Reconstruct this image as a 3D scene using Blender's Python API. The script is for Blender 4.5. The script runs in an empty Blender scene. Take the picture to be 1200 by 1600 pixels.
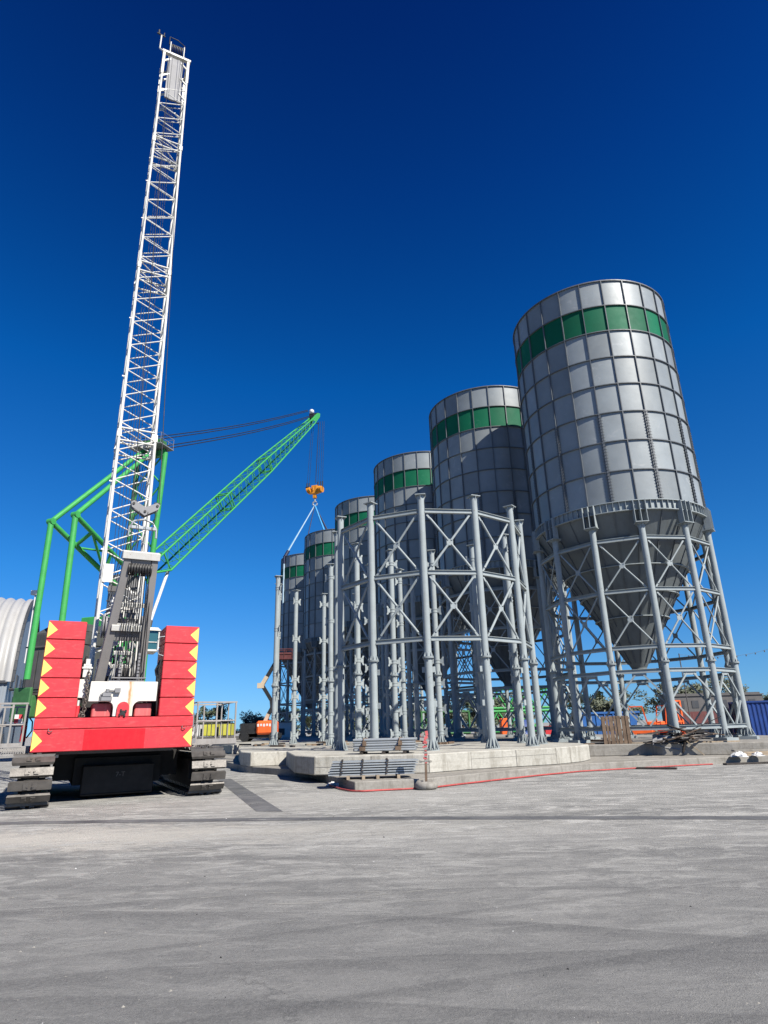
import bpy, math, random
from mathutils import Vector, Matrix
R = math.radians
random.seed(7)
sc = bpy.context.scene
COL = sc.collection

# ------------------------------------------------------------------ camera
H = 1.9
cam_d = bpy.data.cameras.new('camera')
cam_d.sensor_fit = 'VERTICAL'
cam_d.sensor_height = 36.0
cam_d.lens = 36.0 * 968.323 / 1600.0
cam_d.clip_start = 0.1
cam_d.clip_end = 4000
cam = bpy.data.objects.new('camera', cam_d)
COL.objects.link(cam)
PIT, ROL = R(19.08494), R(-1.56436)
F = Vector((0, math.cos(PIT), math.sin(PIT)))
U0 = Vector((0, -math.sin(PIT), math.cos(PIT)))
X0 = Vector((1, 0, 0))
CX = X0 * math.cos(ROL) + U0 * math.sin(ROL)
CU = U0 * math.cos(ROL) - X0 * math.sin(ROL)
m = Matrix((CX, CU, -F)).transposed().to_4x4()
m.translation = Vector((0, 0, H))
cam.matrix_world = m
sc.camera = cam

# ------------------------------------------------------------------ light
SUN_AZ, SUN_EL = R(-47.0), R(43.0)          # direction towards the sun, azimuth from +X
sun_dir = Vector((math.cos(SUN_AZ) * math.cos(SUN_EL), math.sin(SUN_AZ) * math.cos(SUN_EL), math.sin(SUN_EL)))
sd = bpy.data.lights.new('sun', 'SUN')
sd.energy = 5.0
sd.angle = R(0.53)
sd.color = (1.0, 0.95, 0.86)
sun = bpy.data.objects.new('sun', sd)
COL.objects.link(sun)
sun.rotation_euler = sun_dir.to_track_quat('Z', 'Y').to_euler()

w = bpy.data.worlds.new('World')
sc.world = w
w.use_nodes = True
nt = w.node_tree
nt.nodes.clear()
sky = nt.nodes.new('ShaderNodeTexSky')
sky.sky_type = 'NISHITA'
sky.sun_disc = False
sky.sun_elevation = SUN_EL
sky.sun_rotation = math.atan2(sun_dir.x, sun_dir.y)
sky.altitude = 2000
sky.air_density = 1.0
sky.dust_density = 0.0
sky.ozone_density = 1.0
# the lens and the dry air deepen the blue with height: grade the sky by elevation
tcw = nt.nodes.new('ShaderNodeTexCoord')
sxw = nt.nodes.new('ShaderNodeSeparateXYZ')
nt.links.new(tcw.outputs['Generated'], sxw.inputs[0])
rw = nt.nodes.new('ShaderNodeValToRGB')
cr = rw.color_ramp
for p_, c_ in ((0.0, (0.27, 0.57, 1.08)), (0.03, (0.29, 0.61, 1.09)), (0.09, (0.29, 0.68, 1.11)), (0.225, (0.16, 0.745, 1.32)), (0.5, (0.025, 0.65, 1.45)), (0.72, (0.012, 0.36, 1.08)), (0.85, (0.01, 0.215, 0.80)), (1.0, (0.01, 0.19, 0.75))):
    e_ = cr.elements.new(p_) if p_ not in (0.0, 1.0) else cr.elements[0 if p_ == 0.0 else -1]
    e_.color = (*c_, 1)
nt.links.new(sxw.outputs['Z'], rw.inputs['Fac'])
mx = nt.nodes.new('ShaderNodeMix')
mx.data_type = 'RGBA'
mx.blend_type = 'MULTIPLY'
mx.inputs[0].default_value = 1.0
nt.links.new(sky.outputs[0], mx.inputs[6])
nt.links.new(rw.outputs['Color'], mx.inputs[7])
bg = nt.nodes.new('ShaderNodeBackground')
bg.inputs['Strength'].default_value = 0.056
wo = nt.nodes.new('ShaderNodeOutputWorld')
nt.links.new(mx.outputs[2], bg.inputs['Color'])
nt.links.new(bg.outputs[0], wo.inputs['Surface'])

sc.view_settings.view_transform = 'Standard'
sc.view_settings.look = 'None'
sc.view_settings.exposure = 0.85
sc.view_settings.gamma = 1.0
sc.render.engine = 'CYCLES'
sc.cycles.max_bounces = 5
sc.cycles.diffuse_bounces = 1
sc.cycles.use_denoising = True
sc.cycles.denoising_prefilter = 'NONE'
sc.cycles.denoising_input_passes = 'RGB_ALBEDO_NORMAL'
sc.cycles.transparent_max_bounces = 6
sc.render.resolution_x, sc.render.resolution_y = 768, 1024


# ------------------------------------------------------------------ materials
class NT:
    def __init__(s, name):
        s.m = bpy.data.materials.new(name)
        s.m.use_nodes = True
        s.t = s.m.node_tree
        s.b = s.t.nodes['Principled BSDF']

    def n(s, typ, **kw):
        nd = s.t.nodes.new('ShaderNode' + typ)
        for k, v in kw.items():
            setattr(nd, k, v)
        return nd

    def set(s, nd, **kw):
        for k, v in kw.items():
            nd.inputs[k.replace('_', ' ')].default_value = v
        return nd

    def l(s, a, b):
        s.t.links.new(a, b)

    def noise(s, vec, scale, detail=4, rough=0.55, dist=0.0):
        nd = s.n('TexNoise')
        s.set(nd, Scale=scale, Detail=detail, Roughness=rough, Distortion=dist)
        if vec is not None:
            s.l(vec, nd.inputs['Vector'])
        return nd.outputs['Fac']

    def mapping(s, vec, scale=(1, 1, 1), rot=(0, 0, 0), loc=(0, 0, 0)):
        nd = s.n('Mapping')
        nd.inputs['Scale'].default_value = scale
        nd.inputs['Rotation'].default_value = rot
        nd.inputs['Location'].default_value = loc
        s.l(vec, nd.inputs['Vector'])
        return nd.outputs['Vector']

    def ramp(s, fac, stops):
        nd = s.n('ValToRGB')
        cr = nd.color_ramp
        while len(cr.elements) < len(stops):
            cr.elements.new(0.5)
        for e, (p, c) in zip(cr.elements, stops):
            e.position = p
            e.color = (c, c, c, 1) if isinstance(c, (int, float)) else (*c, 1)
        s.l(fac, nd.inputs['Fac'])
        return nd.outputs['Color']

    def mix(s, fac, a, b, typ='MIX'):
        nd = s.n('Mix', data_type='RGBA', blend_type=typ)
        for sock, v in ((nd.inputs[0], fac), (nd.inputs[6], a), (nd.inputs[7], b)):
            if isinstance(v, (int, float)):
                sock.default_value = v
            elif isinstance(v, tuple):
                sock.default_value = (*v, 1)
            else:
                s.l(v, sock)
        return nd.outputs[2]

    def math(s, op, a, b=None, c=None):
        nd = s.n('Math', operation=op)
        for i, v in enumerate((a, b, c)):
            if v is None:
                continue
            if isinstance(v, (int, float)):
                nd.inputs[i].default_value = v
            else:
                s.l(v, nd.inputs[i])
        return nd.outputs[0]

    def bump(s, h, strength=0.3, dist=0.02):
        nd = s.n('Bump')
        s.set(nd, Strength=strength, Distance=dist)
        s.l(h, nd.inputs['Height'])
        s.l(nd.outputs[0], s.b.inputs['Normal'])


def paint(name, col, rough=0.5, metal=0.0, var=0.18, scale=1.5, dirt=(0.2, 0.17, 0.13), dirt_amt=0.25, spec=0.5, bump=0.0, streak=True, wear=None):
    """weathered paint: slow colour drift, vertical streaks, dirt specks"""
    k = NT(name)
    col = tuple(x * 0.72 for x in col)
    dirt = tuple(x * 0.72 for x in dirt)
    spec *= 0.75
    tc = k.n('TexCoord').outputs['Object']
    a = k.noise(tc, scale, 5)
    c0 = tuple(x * (1 - var) for x in col)
    c1 = tuple(min(1, x * (1 + var)) for x in col)
    base = k.mix(k.ramp(a, [(0.3, 0.0), (0.7, 1.0)]), c0, c1)
    if streak:
        st = k.noise(k.mapping(tc, (3.0, 3.0, 0.25)), scale * 2.2, 4, 0.6)
    else:
        st = k.noise(tc, scale * 4, 5, 0.65)
    d = k.math('MULTIPLY', k.ramp(st, [(0.5, 0.0), (0.78, 1.0)]), dirt_amt)
    base = k.mix(d, base, dirt)
    if wear:
        w1 = k.noise(k.mapping(tc, (1.2, 1.2, 5.0)), 2.4, 10, 0.72, 0.6)
        base = k.mix(k.math('MULTIPLY', k.ramp(w1, [(0.54, 0.0), (0.62, 1.0)]), 0.35), base, wear[0])
        w2 = k.noise(tc, 9.0, 8, 0.7, 0.3)
        base = k.mix(k.math('MULTIPLY', k.ramp(w2, [(0.62, 0.0), (0.65, 1.0)]), 0.7), base, wear[1])
        w3 = k.noise(k.mapping(tc, (0.9, 0.9, 0.12)), 6.0, 6, 0.6)
        base = k.mix(k.math('MULTIPLY', k.ramp(w3, [(0.56, 0.0), (0.70, 1.0)]), 0.3), base, wear[2])
    k.l(base, k.b.inputs['Base Color'])
    k.b.inputs['Metallic'].default_value = metal
    k.l(k.math('MULTIPLY_ADD', k.noise(tc, scale * 5, 3), 0.25, rough - 0.12), k.b.inputs['Roughness'])
    k.b.inputs['Specular IOR Level'].default_value = spec
    if bump:
        k.bump(k.noise(tc, scale * 8, 4), bump, 0.01)
    return k.m


M = {}
M['leg'] = paint('grey_steel_paint', (0.36, 0.405, 0.415), 0.6, var=0.08, dirt=(0.21, 0.22, 0.215), dirt_amt=0.3, spec=0.3, wear=((0.30, 0.32, 0.32), (0.16, 0.13, 0.10), (0.19, 0.20, 0.20)))
M['rib'] = paint('rib_steel', (0.13, 0.145, 0.16), 0.5, var=0.1)
M['hop'] = paint('hopper_steel', (0.175, 0.195, 0.20), 0.55, var=0.12, scale=0.8, dirt=(0.10, 0.095, 0.085), dirt_amt=0.35, spec=0.3)  # darker base: the shade below the silo is put into the hopper colour
M['white'] = paint('white_crane_paint', (0.74, 0.73, 0.68), 0.42, var=0.05, dirt=(0.45, 0.36, 0.25), dirt_amt=0.25, wear=((0.46, 0.43, 0.37), (0.20, 0.11, 0.05), (0.36, 0.30, 0.22)))
M['red'] = paint('red_paint', (0.66, 0.038, 0.052), 0.5, var=0.07, scale=0.9, dirt=(0.55, 0.11, 0.09), dirt_amt=0.35, streak=False, wear=((0.56, 0.10, 0.10), (0.20, 0.03, 0.025), (0.30, 0.02, 0.025)))
M['redpatch'] = paint('fresh_red_paint', (0.62, 0.008, 0.018), 0.42, var=0.05, dirt_amt=0.05)
M['pink'] = paint('faded_red_paint', (0.62, 0.13, 0.13), 0.6, var=0.15, dirt=(0.55, 0.35, 0.3), dirt_amt=0.5)
M['yellow'] = paint('yellow_reflector', (0.92, 0.80, 0.17), 0.45, var=0.05, dirt_amt=0.15)
M['green'] = paint('green_crane_paint', (0.06, 0.40, 0.095), 0.45, var=0.10, dirt=(0.06, 0.16, 0.06), dirt_amt=0.25, wear=((0.07, 0.30, 0.11), (0.03, 0.09, 0.04), (0.03, 0.17, 0.06)))
M['greendk'] = paint('green_house_and_shade_paint', (0.05, 0.17, 0.055), 0.55, var=0.2, dirt=(0.05, 0.05, 0.045), dirt_amt=0.6)
M['louvre'] = paint('dark_house_panel', (0.075, 0.08, 0.075), 0.6, var=0.25, dirt=(0.16, 0.15, 0.13), dirt_amt=0.4)
M['dgrey'] = paint('dark_grey_paint', (0.115, 0.108, 0.105), 0.55, var=0.12, dirt=(0.2, 0.18, 0.16), dirt_amt=0.25)
M['gantry'] = paint('gantry_grey_paint', (0.25, 0.24, 0.235), 0.55, var=0.12, dirt=(0.34, 0.31, 0.28), dirt_amt=0.25)
M['mgrey'] = paint('grey_machine_paint', (0.25, 0.25, 0.26), 0.5, var=0.12)
M['black'] = paint('black_grease', (0.018, 0.018, 0.019), 0.55, var=0.3, dirt=(0.06, 0.055, 0.05), dirt_amt=0.5, streak=False)
M['rope'] = paint('wire_rope', (0.012, 0.014, 0.019), 0.5, var=0.2)
M['track'] = paint('worn_track_steel', (0.125, 0.115, 0.105), 0.45, metal=0.35, var=0.3, scale=4, dirt=(0.05, 0.045, 0.04), dirt_amt=0.6, streak=False, bump=0.12)
M['trackframe'] = paint('shade_dark_frame_paint', (0.022, 0.021, 0.02), 0.65, var=0.3, streak=False, spec=0.3, dirt=(0.06, 0.055, 0.05))  # near-black, so the deep shade under the crane sits in the colour
M['orange'] = paint('orange_paint', (0.98, 0.155, 0.028), 0.45, var=0.08, dirt_amt=0.2)
M['hook'] = paint('hook_block_paint', (0.80, 0.30, 0.015), 0.45, var=0.1, dirt_amt=0.3)
M['blue'] = paint('blue_container_paint', (0.014, 0.055, 0.25), 0.5, var=0.15, dirt=(0.08, 0.08, 0.1), dirt_amt=0.25)
M['navy'] = paint('navy_paint', (0.012, 0.022, 0.07), 0.55, var=0.2)
M['skipblue'] = paint('skip_blue_paint', (0.02, 0.13, 0.42), 0.55, var=0.2, dirt_amt=0.4)
M['sling'] = paint('blue_sling_fabric', (0.06, 0.33, 0.66), 0.8, var=0.12, dirt_amt=0.1)
M['slingpale'] = paint('pale_sling_fabric', (0.42, 0.58, 0.70), 0.8, var=0.12, dirt_amt=0.1)
M['wood'] = paint('weathered_timber', (0.19, 0.13, 0.088), 0.85, var=0.35, scale=3, dirt=(0.09, 0.065, 0.05), dirt_amt=0.6, bump=0.5)
M['woodpale'] = paint('pale_timber', (0.40, 0.32, 0.23), 0.85, var=0.25, scale=3, dirt=(0.16, 0.12, 0.08), dirt_amt=0.5)
M['wooddk'] = paint('dark_wet_timber', (0.045, 0.038, 0.034), 0.8, var=0.4, scale=3, dirt=(0.14, 0.11, 0.09), dirt_amt=0.5)
M['galv'] = paint('galvanised_tube', (0.40, 0.43, 0.45), 0.4, metal=0.25, var=0.1, dirt_amt=0.15)
M['rail'] = paint('catwalk_galvanised', (0.36, 0.34, 0.32), 0.55, metal=0.2, var=0.15, dirt=(0.2, 0.15, 0.11), dirt_amt=0.4)
M['tarp'] = paint('white_tarpaulin', (0.75, 0.75, 0.74), 0.6, var=0.06, dirt_amt=0.2)
M['beige'] = paint('beige_lift_paint', (0.62, 0.5, 0.36), 0.5, var=0.1)
M['brown'] = paint('brown_trailer_paint', (0.13, 0.032, 0.03), 0.6, var=0.25, dirt=(0.2, 0.18, 0.16), dirt_amt=0.5)  # darkened to carry the wagon's shade in its colour
M['limebin'] = paint('yellow_bin_plastic', (0.60, 0.58, 0.08), 0.5, var=0.1)
M['hose'] = paint('red_hose_rubber', (0.46, 0.07, 0.065), 0.6, var=0.2, dirt=(0.5, 0.3, 0.25), dirt_amt=0.4)
M['chain'] = paint('rusty_chain', (0.16, 0.13, 0.11), 0.5, metal=0.4, var=0.3)
M['rust'] = paint('rust_stain', (0.42, 0.19, 0.04), 0.8, var=0.25)
M['trunk'] = paint('olive_bark', (0.10, 0.08, 0.06), 0.9, var=0.3)
M['hutroof'] = paint('hangar_white_sheet', (0.46, 0.455, 0.445), 0.4, var=0.05, scale=0.3, dirt=(0.4, 0.37, 0.33), dirt_amt=0.3)
M['hutwall'] = paint('hangar_grey_sheet', (0.27, 0.31, 0.35), 0.5, var=0.08, scale=0.4)
M['hutdark'] = paint('hangar_dark_trim', (0.05, 0.055, 0.065), 0.6)
M['tyre'] = paint('tyre_rubber', (0.028, 0.027, 0.026), 0.8, var=0.3)
M['bagwhite'] = paint('crumpled_plastic', (0.74, 0.73, 0.72), 0.55, var=0.1)


def tail_paint():
    k = NT('tail_panel_paint')
    tc = k.n('TexCoord').outputs['Object']
    sx = k.n('SeparateXYZ')
    k.l(tc, sx.inputs[0])
    c = k.mix(k.ramp(k.noise(tc, 2.5, 5), [(0.35, 0.0), (0.7, 1.0)]), (0.60, 0.585, 0.54), (0.54, 0.51, 0.45))
    wob = k.math('MULTIPLY', k.math('SUBTRACT', k.noise(k.mapping(tc, (3, 1, 1.2)), 3.0, 4), 0.5), 0.10)
    for x0, wd, amt, colr in ((-1.975, 0.055, 0.95, (0.32, 0.12, 0.02)), (-1.93, 0.12, 0.45, (0.45, 0.29, 0.11)), (-2.28, 0.035, 0.35, (0.36, 0.26, 0.14)), (-1.5, 0.02, 0.2, (0.36, 0.29, 0.21))):
        d = k.math('ABSOLUTE', k.math('ADD', k.math('SUBTRACT', sx.outputs['X'], x0), wob))
        f = k.n('MapRange')
        k.set(f, From_Min=wd * 0.25, From_Max=wd, To_Min=amt, To_Max=0.0)
        k.l(d, f.inputs['Value'])
        brk = k.ramp(k.noise(k.mapping(tc, (6, 1, 2)), 4, 4), [(0.3, 0.4), (0.6, 1.0)])
        c = k.mix(k.math('MULTIPLY', f.outputs[0], brk), c, colr)
    k.l(c, k.b.inputs['Base Color'])
    k.b.inputs['Roughness'].default_value = 0.45
    return k.m


M['tail'] = tail_paint()


def glass():
    k = NT('tinted_cab_glass')
    k.b.inputs['Base Color'].default_value = (0.03, 0.09, 0.10, 1)
    k.b.inputs['Roughness'].default_value = 0.06
    k.b.inputs['Specular IOR Level'].default_value = 0.8
    return k.m


M['glass'] = glass()


def panel_mat(name, col, smear=(0.62, 0.63, 0.64), ro=0.0, sp=0.32):
    """rolled steel sheets: one tone per sheet (UV cell), chalk smears, run marks, fine scratches"""
    k = NT(name)
    col = tuple(x * 0.74 for x in col)
    smear = tuple(x * 0.74 for x in smear)
    uv = k.n('TexCoord').outputs['UV']
    ob = k.n('TexCoord').outputs['Object']
    oi = k.n('ObjectInfo').outputs['Random']
    fl = k.n('VectorMath', operation='FLOOR')
    k.l(uv, fl.inputs[0])
    wn = k.n('TexWhiteNoise', noise_dimensions='4D')
    k.l(fl.outputs[0], wn.inputs['Vector'])
    k.l(k.math('MULTIPLY', oi, 37.0), wn.inputs['W'])
    tone = k.math('MULTIPLY_ADD', wn.outputs['Value'], 0.32, 0.82)
    comb = k.n('CombineXYZ')
    for i in range(3):
        k.l(tone, comb.inputs[i])
    # slow cloudiness, shifted per sheet so that it stops at the sheet's edge
    sh = k.n('VectorMath', operation='ADD')
    sc_ = k.n('VectorMath', operation='SCALE')
    k.l(wn.outputs['Color'], sc_.inputs[0])
    sc_.inputs['Scale'].default_value = 9.0
    k.l(ob, sh.inputs[0])
    k.l(sc_.outputs[0], sh.inputs[1])
    cl = k.noise(sh.outputs[0], 0.75, 4, 0.6)
    c = k.mix(k.ramp(cl, [(0.3, 0.0), (0.72, 1.0)]), tuple(x * 0.88 for x in col), tuple(x * 1.1 for x in col))
    c = k.mix(1.0, c, comb.outputs[0], 'MULTIPLY')
    # chalky smears on some sheets only
    sm = k.noise(sh.outputs[0], 1.5, 5, 0.5, 1.2)
    smf = k.math('MULTIPLY', k.ramp(sm, [(0.60, 0.0), (0.70, 1.0)]), 0.32)
    pick = k.math('GREATER_THAN', wn.outputs['Value'], 0.62)
    c = k.mix(k.math('MULTIPLY', smf, pick), c, smear)
    # vertical run marks
    run = k.noise(k.mapping(ob, (4, 4, 0.14)), 1.6, 5, 0.65)
    c = k.mix(k.math('MULTIPLY', k.ramp(run, [(0.56, 0.0), (0.8, 1.0)]), 0.12), c, tuple(x * 0.6 for x in col))
    k.l(c, k.b.inputs['Base Color'])
    k.b.inputs['Metallic'].default_value = 0.05
    k.l(k.math('MULTIPLY_ADD', k.noise(sh.outputs[0], 2.3, 4), 0.2, 0.36 + ro), k.b.inputs['Roughness'])
    k.b.inputs['Specular IOR Level'].default_value = sp
    k.bump(k.noise(sh.outputs[0], 1.1, 3), 0.12, 0.05)
    return k.m


M['shell'] = panel_mat('silo_sheet', (0.28, 0.31, 0.323), (0.5, 0.51, 0.515))
M['band'] = panel_mat('silo_green_sheet', (0.005, 0.135, 0.066), (0.06, 0.20, 0.13), 0.14, 0.16)


def concrete(name, c_lo, c_hi, stain, sc_=1.0, formwork=False):
    k = NT(name)
    tc = k.n('TexCoord').outputs['Object']
    a = k.noise(tc, 0.7 * sc_, 6, 0.6)
    b = k.noise(tc, 9 * sc_, 5, 0.7)
    c = k.mix(k.ramp(a, [(0.3, 0.0), (0.7, 1.0)]), c_lo, c_hi)
    c = k.mix(k.math('MULTIPLY', k.ramp(b, [(0.4, 0.0), (0.75, 1.0)]), 0.45), c, stain)
    g = k.noise(k.mapping(tc, (0.6, 0.6, 5)), 1.3 * sc_, 5, 0.65)
    c = k.mix(k.math('MULTIPLY', k.ramp(g, [(0.52, 0.0), (0.68, 1.0)]), 0.4), c, stain)
    bl = k.noise(k.mapping(tc, (1.0, 1.0, 0.22)), 2.6 * sc_, 9, 0.72, 0.4)
    c = k.mix(k.math('MULTIPLY', k.ramp(bl, [(0.50, 0.0), (0.60, 1.0)]), 0.5), c, stain)
    pit = k.noise(tc, 26 * sc_, 6, 0.75)
    c = k.mix(k.math('MULTIPLY', k.ramp(pit, [(0.60, 0.0), (0.68, 1.0)]), 0.55), c, tuple(x * 0.6 for x in stain))
    k.l(c, k.b.inputs['Base Color'])
    k.b.inputs['Roughness'].default_value = 0.92
    k.b.inputs['Specular IOR Level'].default_value = 0.2
    k.bump(b, 0.5, 0.02)
    return k.m


M['conc'] = concrete('foundation_concrete', (0.34, 0.33, 0.292), (0.45, 0.435, 0.39), (0.19, 0.175, 0.145))
M['concdk'] = concrete('step_concrete', (0.225, 0.212, 0.19), (0.295, 0.28, 0.253), (0.13, 0.12, 0.102))


def ground_mat():
    k = NT('yard_concrete')
    tc = k.n('TexCoord').outputs['Object']
    sx = k.n('SeparateXYZ')
    k.l(tc, sx.inputs[0])
    X, Y = sx.outputs['X'], sx.outputs['Y']
    big = k.noise(tc, 0.16, 6, 0.62)
    mid = k.noise(k.mapping(tc, (0.75, 1.25, 1), (0, 0, R(6))), 0.8, 12, 0.72, 0.35)
    mid2 = k.noise(k.mapping(tc, (0.7, 1.4, 1), (0, 0, R(-14)), (9, 4, 0)), 2.2, 12, 0.74, 0.5)
    mid3 = k.noise(k.mapping(tc, (0.6, 1.5, 1), (0, 0, R(12)), (3, 17, 0)), 1.5, 12, 0.76, 0.9)
    strk = k.noise(k.mapping(tc, (0.16, 2.0, 1), (0, 0, R(-4))), 0.9, 12, 0.74, 0.5)
    fine = k.noise(tc, 24, 8, 0.8)
    speck = k.noise(tc, 85, 3, 0.65)
    nearf = k.n('MapRange')
    k.set(nearf, From_Min=6.0, From_Max=13.0, To_Min=1.0, To_Max=0.0)
    k.l(k.math('ADD', Y, k.math('MULTIPLY', k.math('SUBTRACT', mid, 0.5), 5.0)), nearf.inputs['Value'])
    calm = k.math('SUBTRACT', 1.0, k.math('MULTIPLY', nearf.outputs[0], 0.62))     # the foreground is swept by turning tyres
    c = k.mix(k.ramp(big, [(0.35, 0.0), (0.65, 1.0)]), (0.185, 0.183, 0.174), (0.255, 0.250, 0.234))
    c = k.mix(k.math('MULTIPLY', k.ramp(mid, [(0.46, 0.0), (0.55, 1.0)]), k.math('MULTIPLY', calm, 0.6)), c, (0.335, 0.327, 0.305))
    c = k.mix(k.math('MULTIPLY', k.ramp(mid2, [(0.49, 0.0), (0.56, 1.0)]), 0.42), c, (0.105, 0.105, 0.103))
    c = k.mix(k.math('MULTIPLY', k.ramp(strk, [(0.51, 0.0), (0.57, 1.0)]), k.math('MULTIPLY', calm, 0.5)), c, (0.105, 0.105, 0.104))
    c = k.mix(k.math('MULTIPLY', k.ramp(mid3, [(0.515, 0.0), (0.585, 1.0)]), k.math('MULTIPLY', calm, 0.75)), c, (0.43, 0.42, 0.392))
    c = k.mix(k.math('MULTIPLY', nearf.outputs[0], 0.45), c, (0.132, 0.132, 0.132))
    # pale cement dust spilled beside the crane and along the joint
    for (px, py, ax, ay, amt, colr) in ((-6.2, 13.4, 0.24, 0.62, 0.72, (0.50, 0.465, 0.41)), (-2.5, 13.6, 0.16, 0.7, 0.6, (0.36, 0.345, 0.31)), (2.5, 12.4, 0.14, 0.8, 0.4, (0.34, 0.33, 0.31)), (-1.5, 19.0, 0.16, 0.35, 0.55, (0.36, 0.35, 0.32)), (6, 20, 0.1, 0.3, 0.35, (0.32, 0.315, 0.295))):
        dv = k.n('VectorMath', operation='SUBTRACT')
        k.l(tc, dv.inputs[0])
        dv.inputs[1].default_value = (px, py, 0)
        ds = k.n('VectorMath', operation='MULTIPLY')
        k.l(dv.outputs[0], ds.inputs[0])
        ds.inputs[1].default_value = (ax, ay, 1)
        dl = k.n('VectorMath', operation='LENGTH')
        k.l(ds.outputs[0], dl.inputs[0])
        dn = k.math('ADD', dl.outputs['Value'], k.math('MULTIPLY', k.math('SUBTRACT', mid3, 0.5), 5.0))
        c = k.mix(k.math('MULTIPLY', k.ramp(dn, [(0.25, 1.0), (1.0, 0.0)]), amt), c, colr)
    # rubber bands left by turning lorries: y = a + bx + cxx, one sharp edge, one worn edge
    for (ca, cb, cc, wd, edge, amt, seed) in ((8.73, 0.0044, -0.0225, 0.30, 0.7, 0.34, 1), (7.61, -0.237, -0.0245, 0.42, 0.6, 0.52, 2), (6.40, 0.0175, -0.0213, 0.45, 0.4, 0.50, 3), (5.43, -0.13, -0.0104, 0.34, 0.4, 0.45, 4),
                                              (7.49, 0.30, 0.0, 0.20, 0.2, 0.42, 5), (5.68, 0.30, 0.0012, 0.30, 0.2, 0.48, 6), (9.35, 0.05, 0.012, 0.25, 0.2, 0.3, 7), (11.0, -0.06, 0.004, 0.5, 0.15, 0.3, 8), (12.3, 0.05, -0.006, 0.35, 0.2, 0.25, 9)):
        curve = k.math('ADD', k.math('MULTIPLY', X, cb), k.math('MULTIPLY', k.math('MULTIPLY', X, X), cc))
        wob = k.math('MULTIPLY', k.math('SUBTRACT', k.noise(k.mapping(tc, (0.9, 0.9, 1), loc=(seed * 5.3, 0, 0)), 0.8, 2, 0.5), 0.5), 0.22)
        d = k.math('ADD', k.math('SUBTRACT', k.math('ADD', ca, curve), Y), wob)     # >0 below the sharp edge
        up = k.n('MapRange'); k.set(up, From_Min=-0.012, From_Max=0.012, To_Min=0.0, To_Max=1.0); k.l(d, up.inputs['Value'])
        dn = k.n('MapRange'); k.set(dn, From_Min=wd * 0.35, From_Max=wd, To_Min=1.0, To_Max=0.0); k.l(d, dn.inputs['Value'])
        ln = k.n('MapRange'); k.set(ln, From_Min=0.012, From_Max=0.05, To_Min=1.0, To_Max=0.0); k.l(d, ln.inputs['Value'])
        body = k.math('MULTIPLY', k.math('MULTIPLY', up.outputs[0], dn.outputs[0]), amt)
        line = k.math('MULTIPLY', k.math('MULTIPLY', up.outputs[0], ln.outputs[0]), edge)
        br = k.ramp(k.noise(k.mapping(tc, (0.8, 1.5, 1), loc=(0, seed * 3.1, 0)), 0.5, 10, 0.75), [(0.36, 0.35), (0.50, 1.0)])
        c = k.mix(k.math('MULTIPLY', k.math('MULTIPLY', k.math('MAXIMUM', body, line), 0.8), br), c, (0.068, 0.068, 0.07))
    # grit
    c = k.mix(k.math('MULTIPLY', k.ramp(fine, [(0.46, 0.0), (0.66, 1.0)]), 0.34), c, (0.285, 0.28, 0.27))
    c = k.mix(k.math('MULTIPLY', k.ramp(fine, [(0.32, 1.0), (0.46, 0.0)]), 0.30), c, (0.085, 0.085, 0.084))
    c = k.mix(k.math('MULTIPLY', k.ramp(speck, [(0.56, 0.0), (0.66, 1.0)]), 0.30), c, (0.06, 0.06, 0.06))
    c = k.mix(k.math('MULTIPLY', k.ramp(speck, [(0.33, 1.0), (0.41, 0.0)]), 0.35), c, (0.34, 0.335, 0.32))
    # hairline cracks
    vo = k.n('TexVoronoi', feature='DISTANCE_TO_EDGE')
    wv = k.n('VectorMath', operation='ADD')
    nz = k.n('TexNoise'); k.set(nz, Scale=1.5, Detail=6, Roughness=0.7); k.l(tc, nz.inputs['Vector'])
    sc2 = k.n('VectorMath', operation='SCALE'); k.l(nz.outputs['Color'], sc2.inputs[0]); sc2.inputs['Scale'].default_value = 0.9
    k.l(tc, wv.inputs[0]); k.l(sc2.outputs[0], wv.inputs[1])
    k.l(wv.outputs[0], vo.inputs['Vector']); k.set(vo, Scale=0.17)
    crk = k.math('MULTIPLY', k.ramp(vo.outputs['Distance'], [(0.0, 1.0), (0.0014, 0.0)]), k.ramp(mid, [(0.48, 0.0), (0.58, 0.45)]))
    c = k.mix(crk, c, (0.06, 0.06, 0.06))
    k.l(c, k.b.inputs['Base Color'])
    k.b.inputs['Roughness'].default_value = 0.9
    k.b.inputs['Specular IOR Level'].default_value = 0.2
    k.bump(k.math('ADD', k.math('MULTIPLY', fine, 0.9), k.math('ADD', k.math('MULTIPLY', speck, 0.5), k.math('MULTIPLY', mid2, 0.7))), 0.9, 0.02)
    return k.m


M['ground'] = ground_mat()


def asphalt_mat():
    k = NT('dark_joint_asphalt')
    tc = k.n('TexCoord').outputs['Object']
    a = k.noise(tc, 1.1, 6, 0.7)
    c = k.mix(k.ramp(a, [(0.35, 0.0), (0.7, 1.0)]), (0.055, 0.056, 0.06), (0.13, 0.13, 0.13))
    k.l(c, k.b.inputs['Base Color'])
    k.b.inputs['Roughness'].default_value = 0.9
    k.bump(k.noise(tc, 60, 3), 0.4, 0.01)
    return k.m


M['asphalt'] = asphalt_mat()


def leaf_mat(name, a, b):
    k = NT(name)
    tc = k.n('TexCoord').outputs['Object']
    c = k.mix(k.ramp(k.noise(tc, 1.3, 4), [(0.3, 0.0), (0.7, 1.0)]), a, b)
    k.l(c, k.b.inputs['Base Color'])
    k.b.inputs['Roughness'].default_value = 0.7
    return k.m


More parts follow.
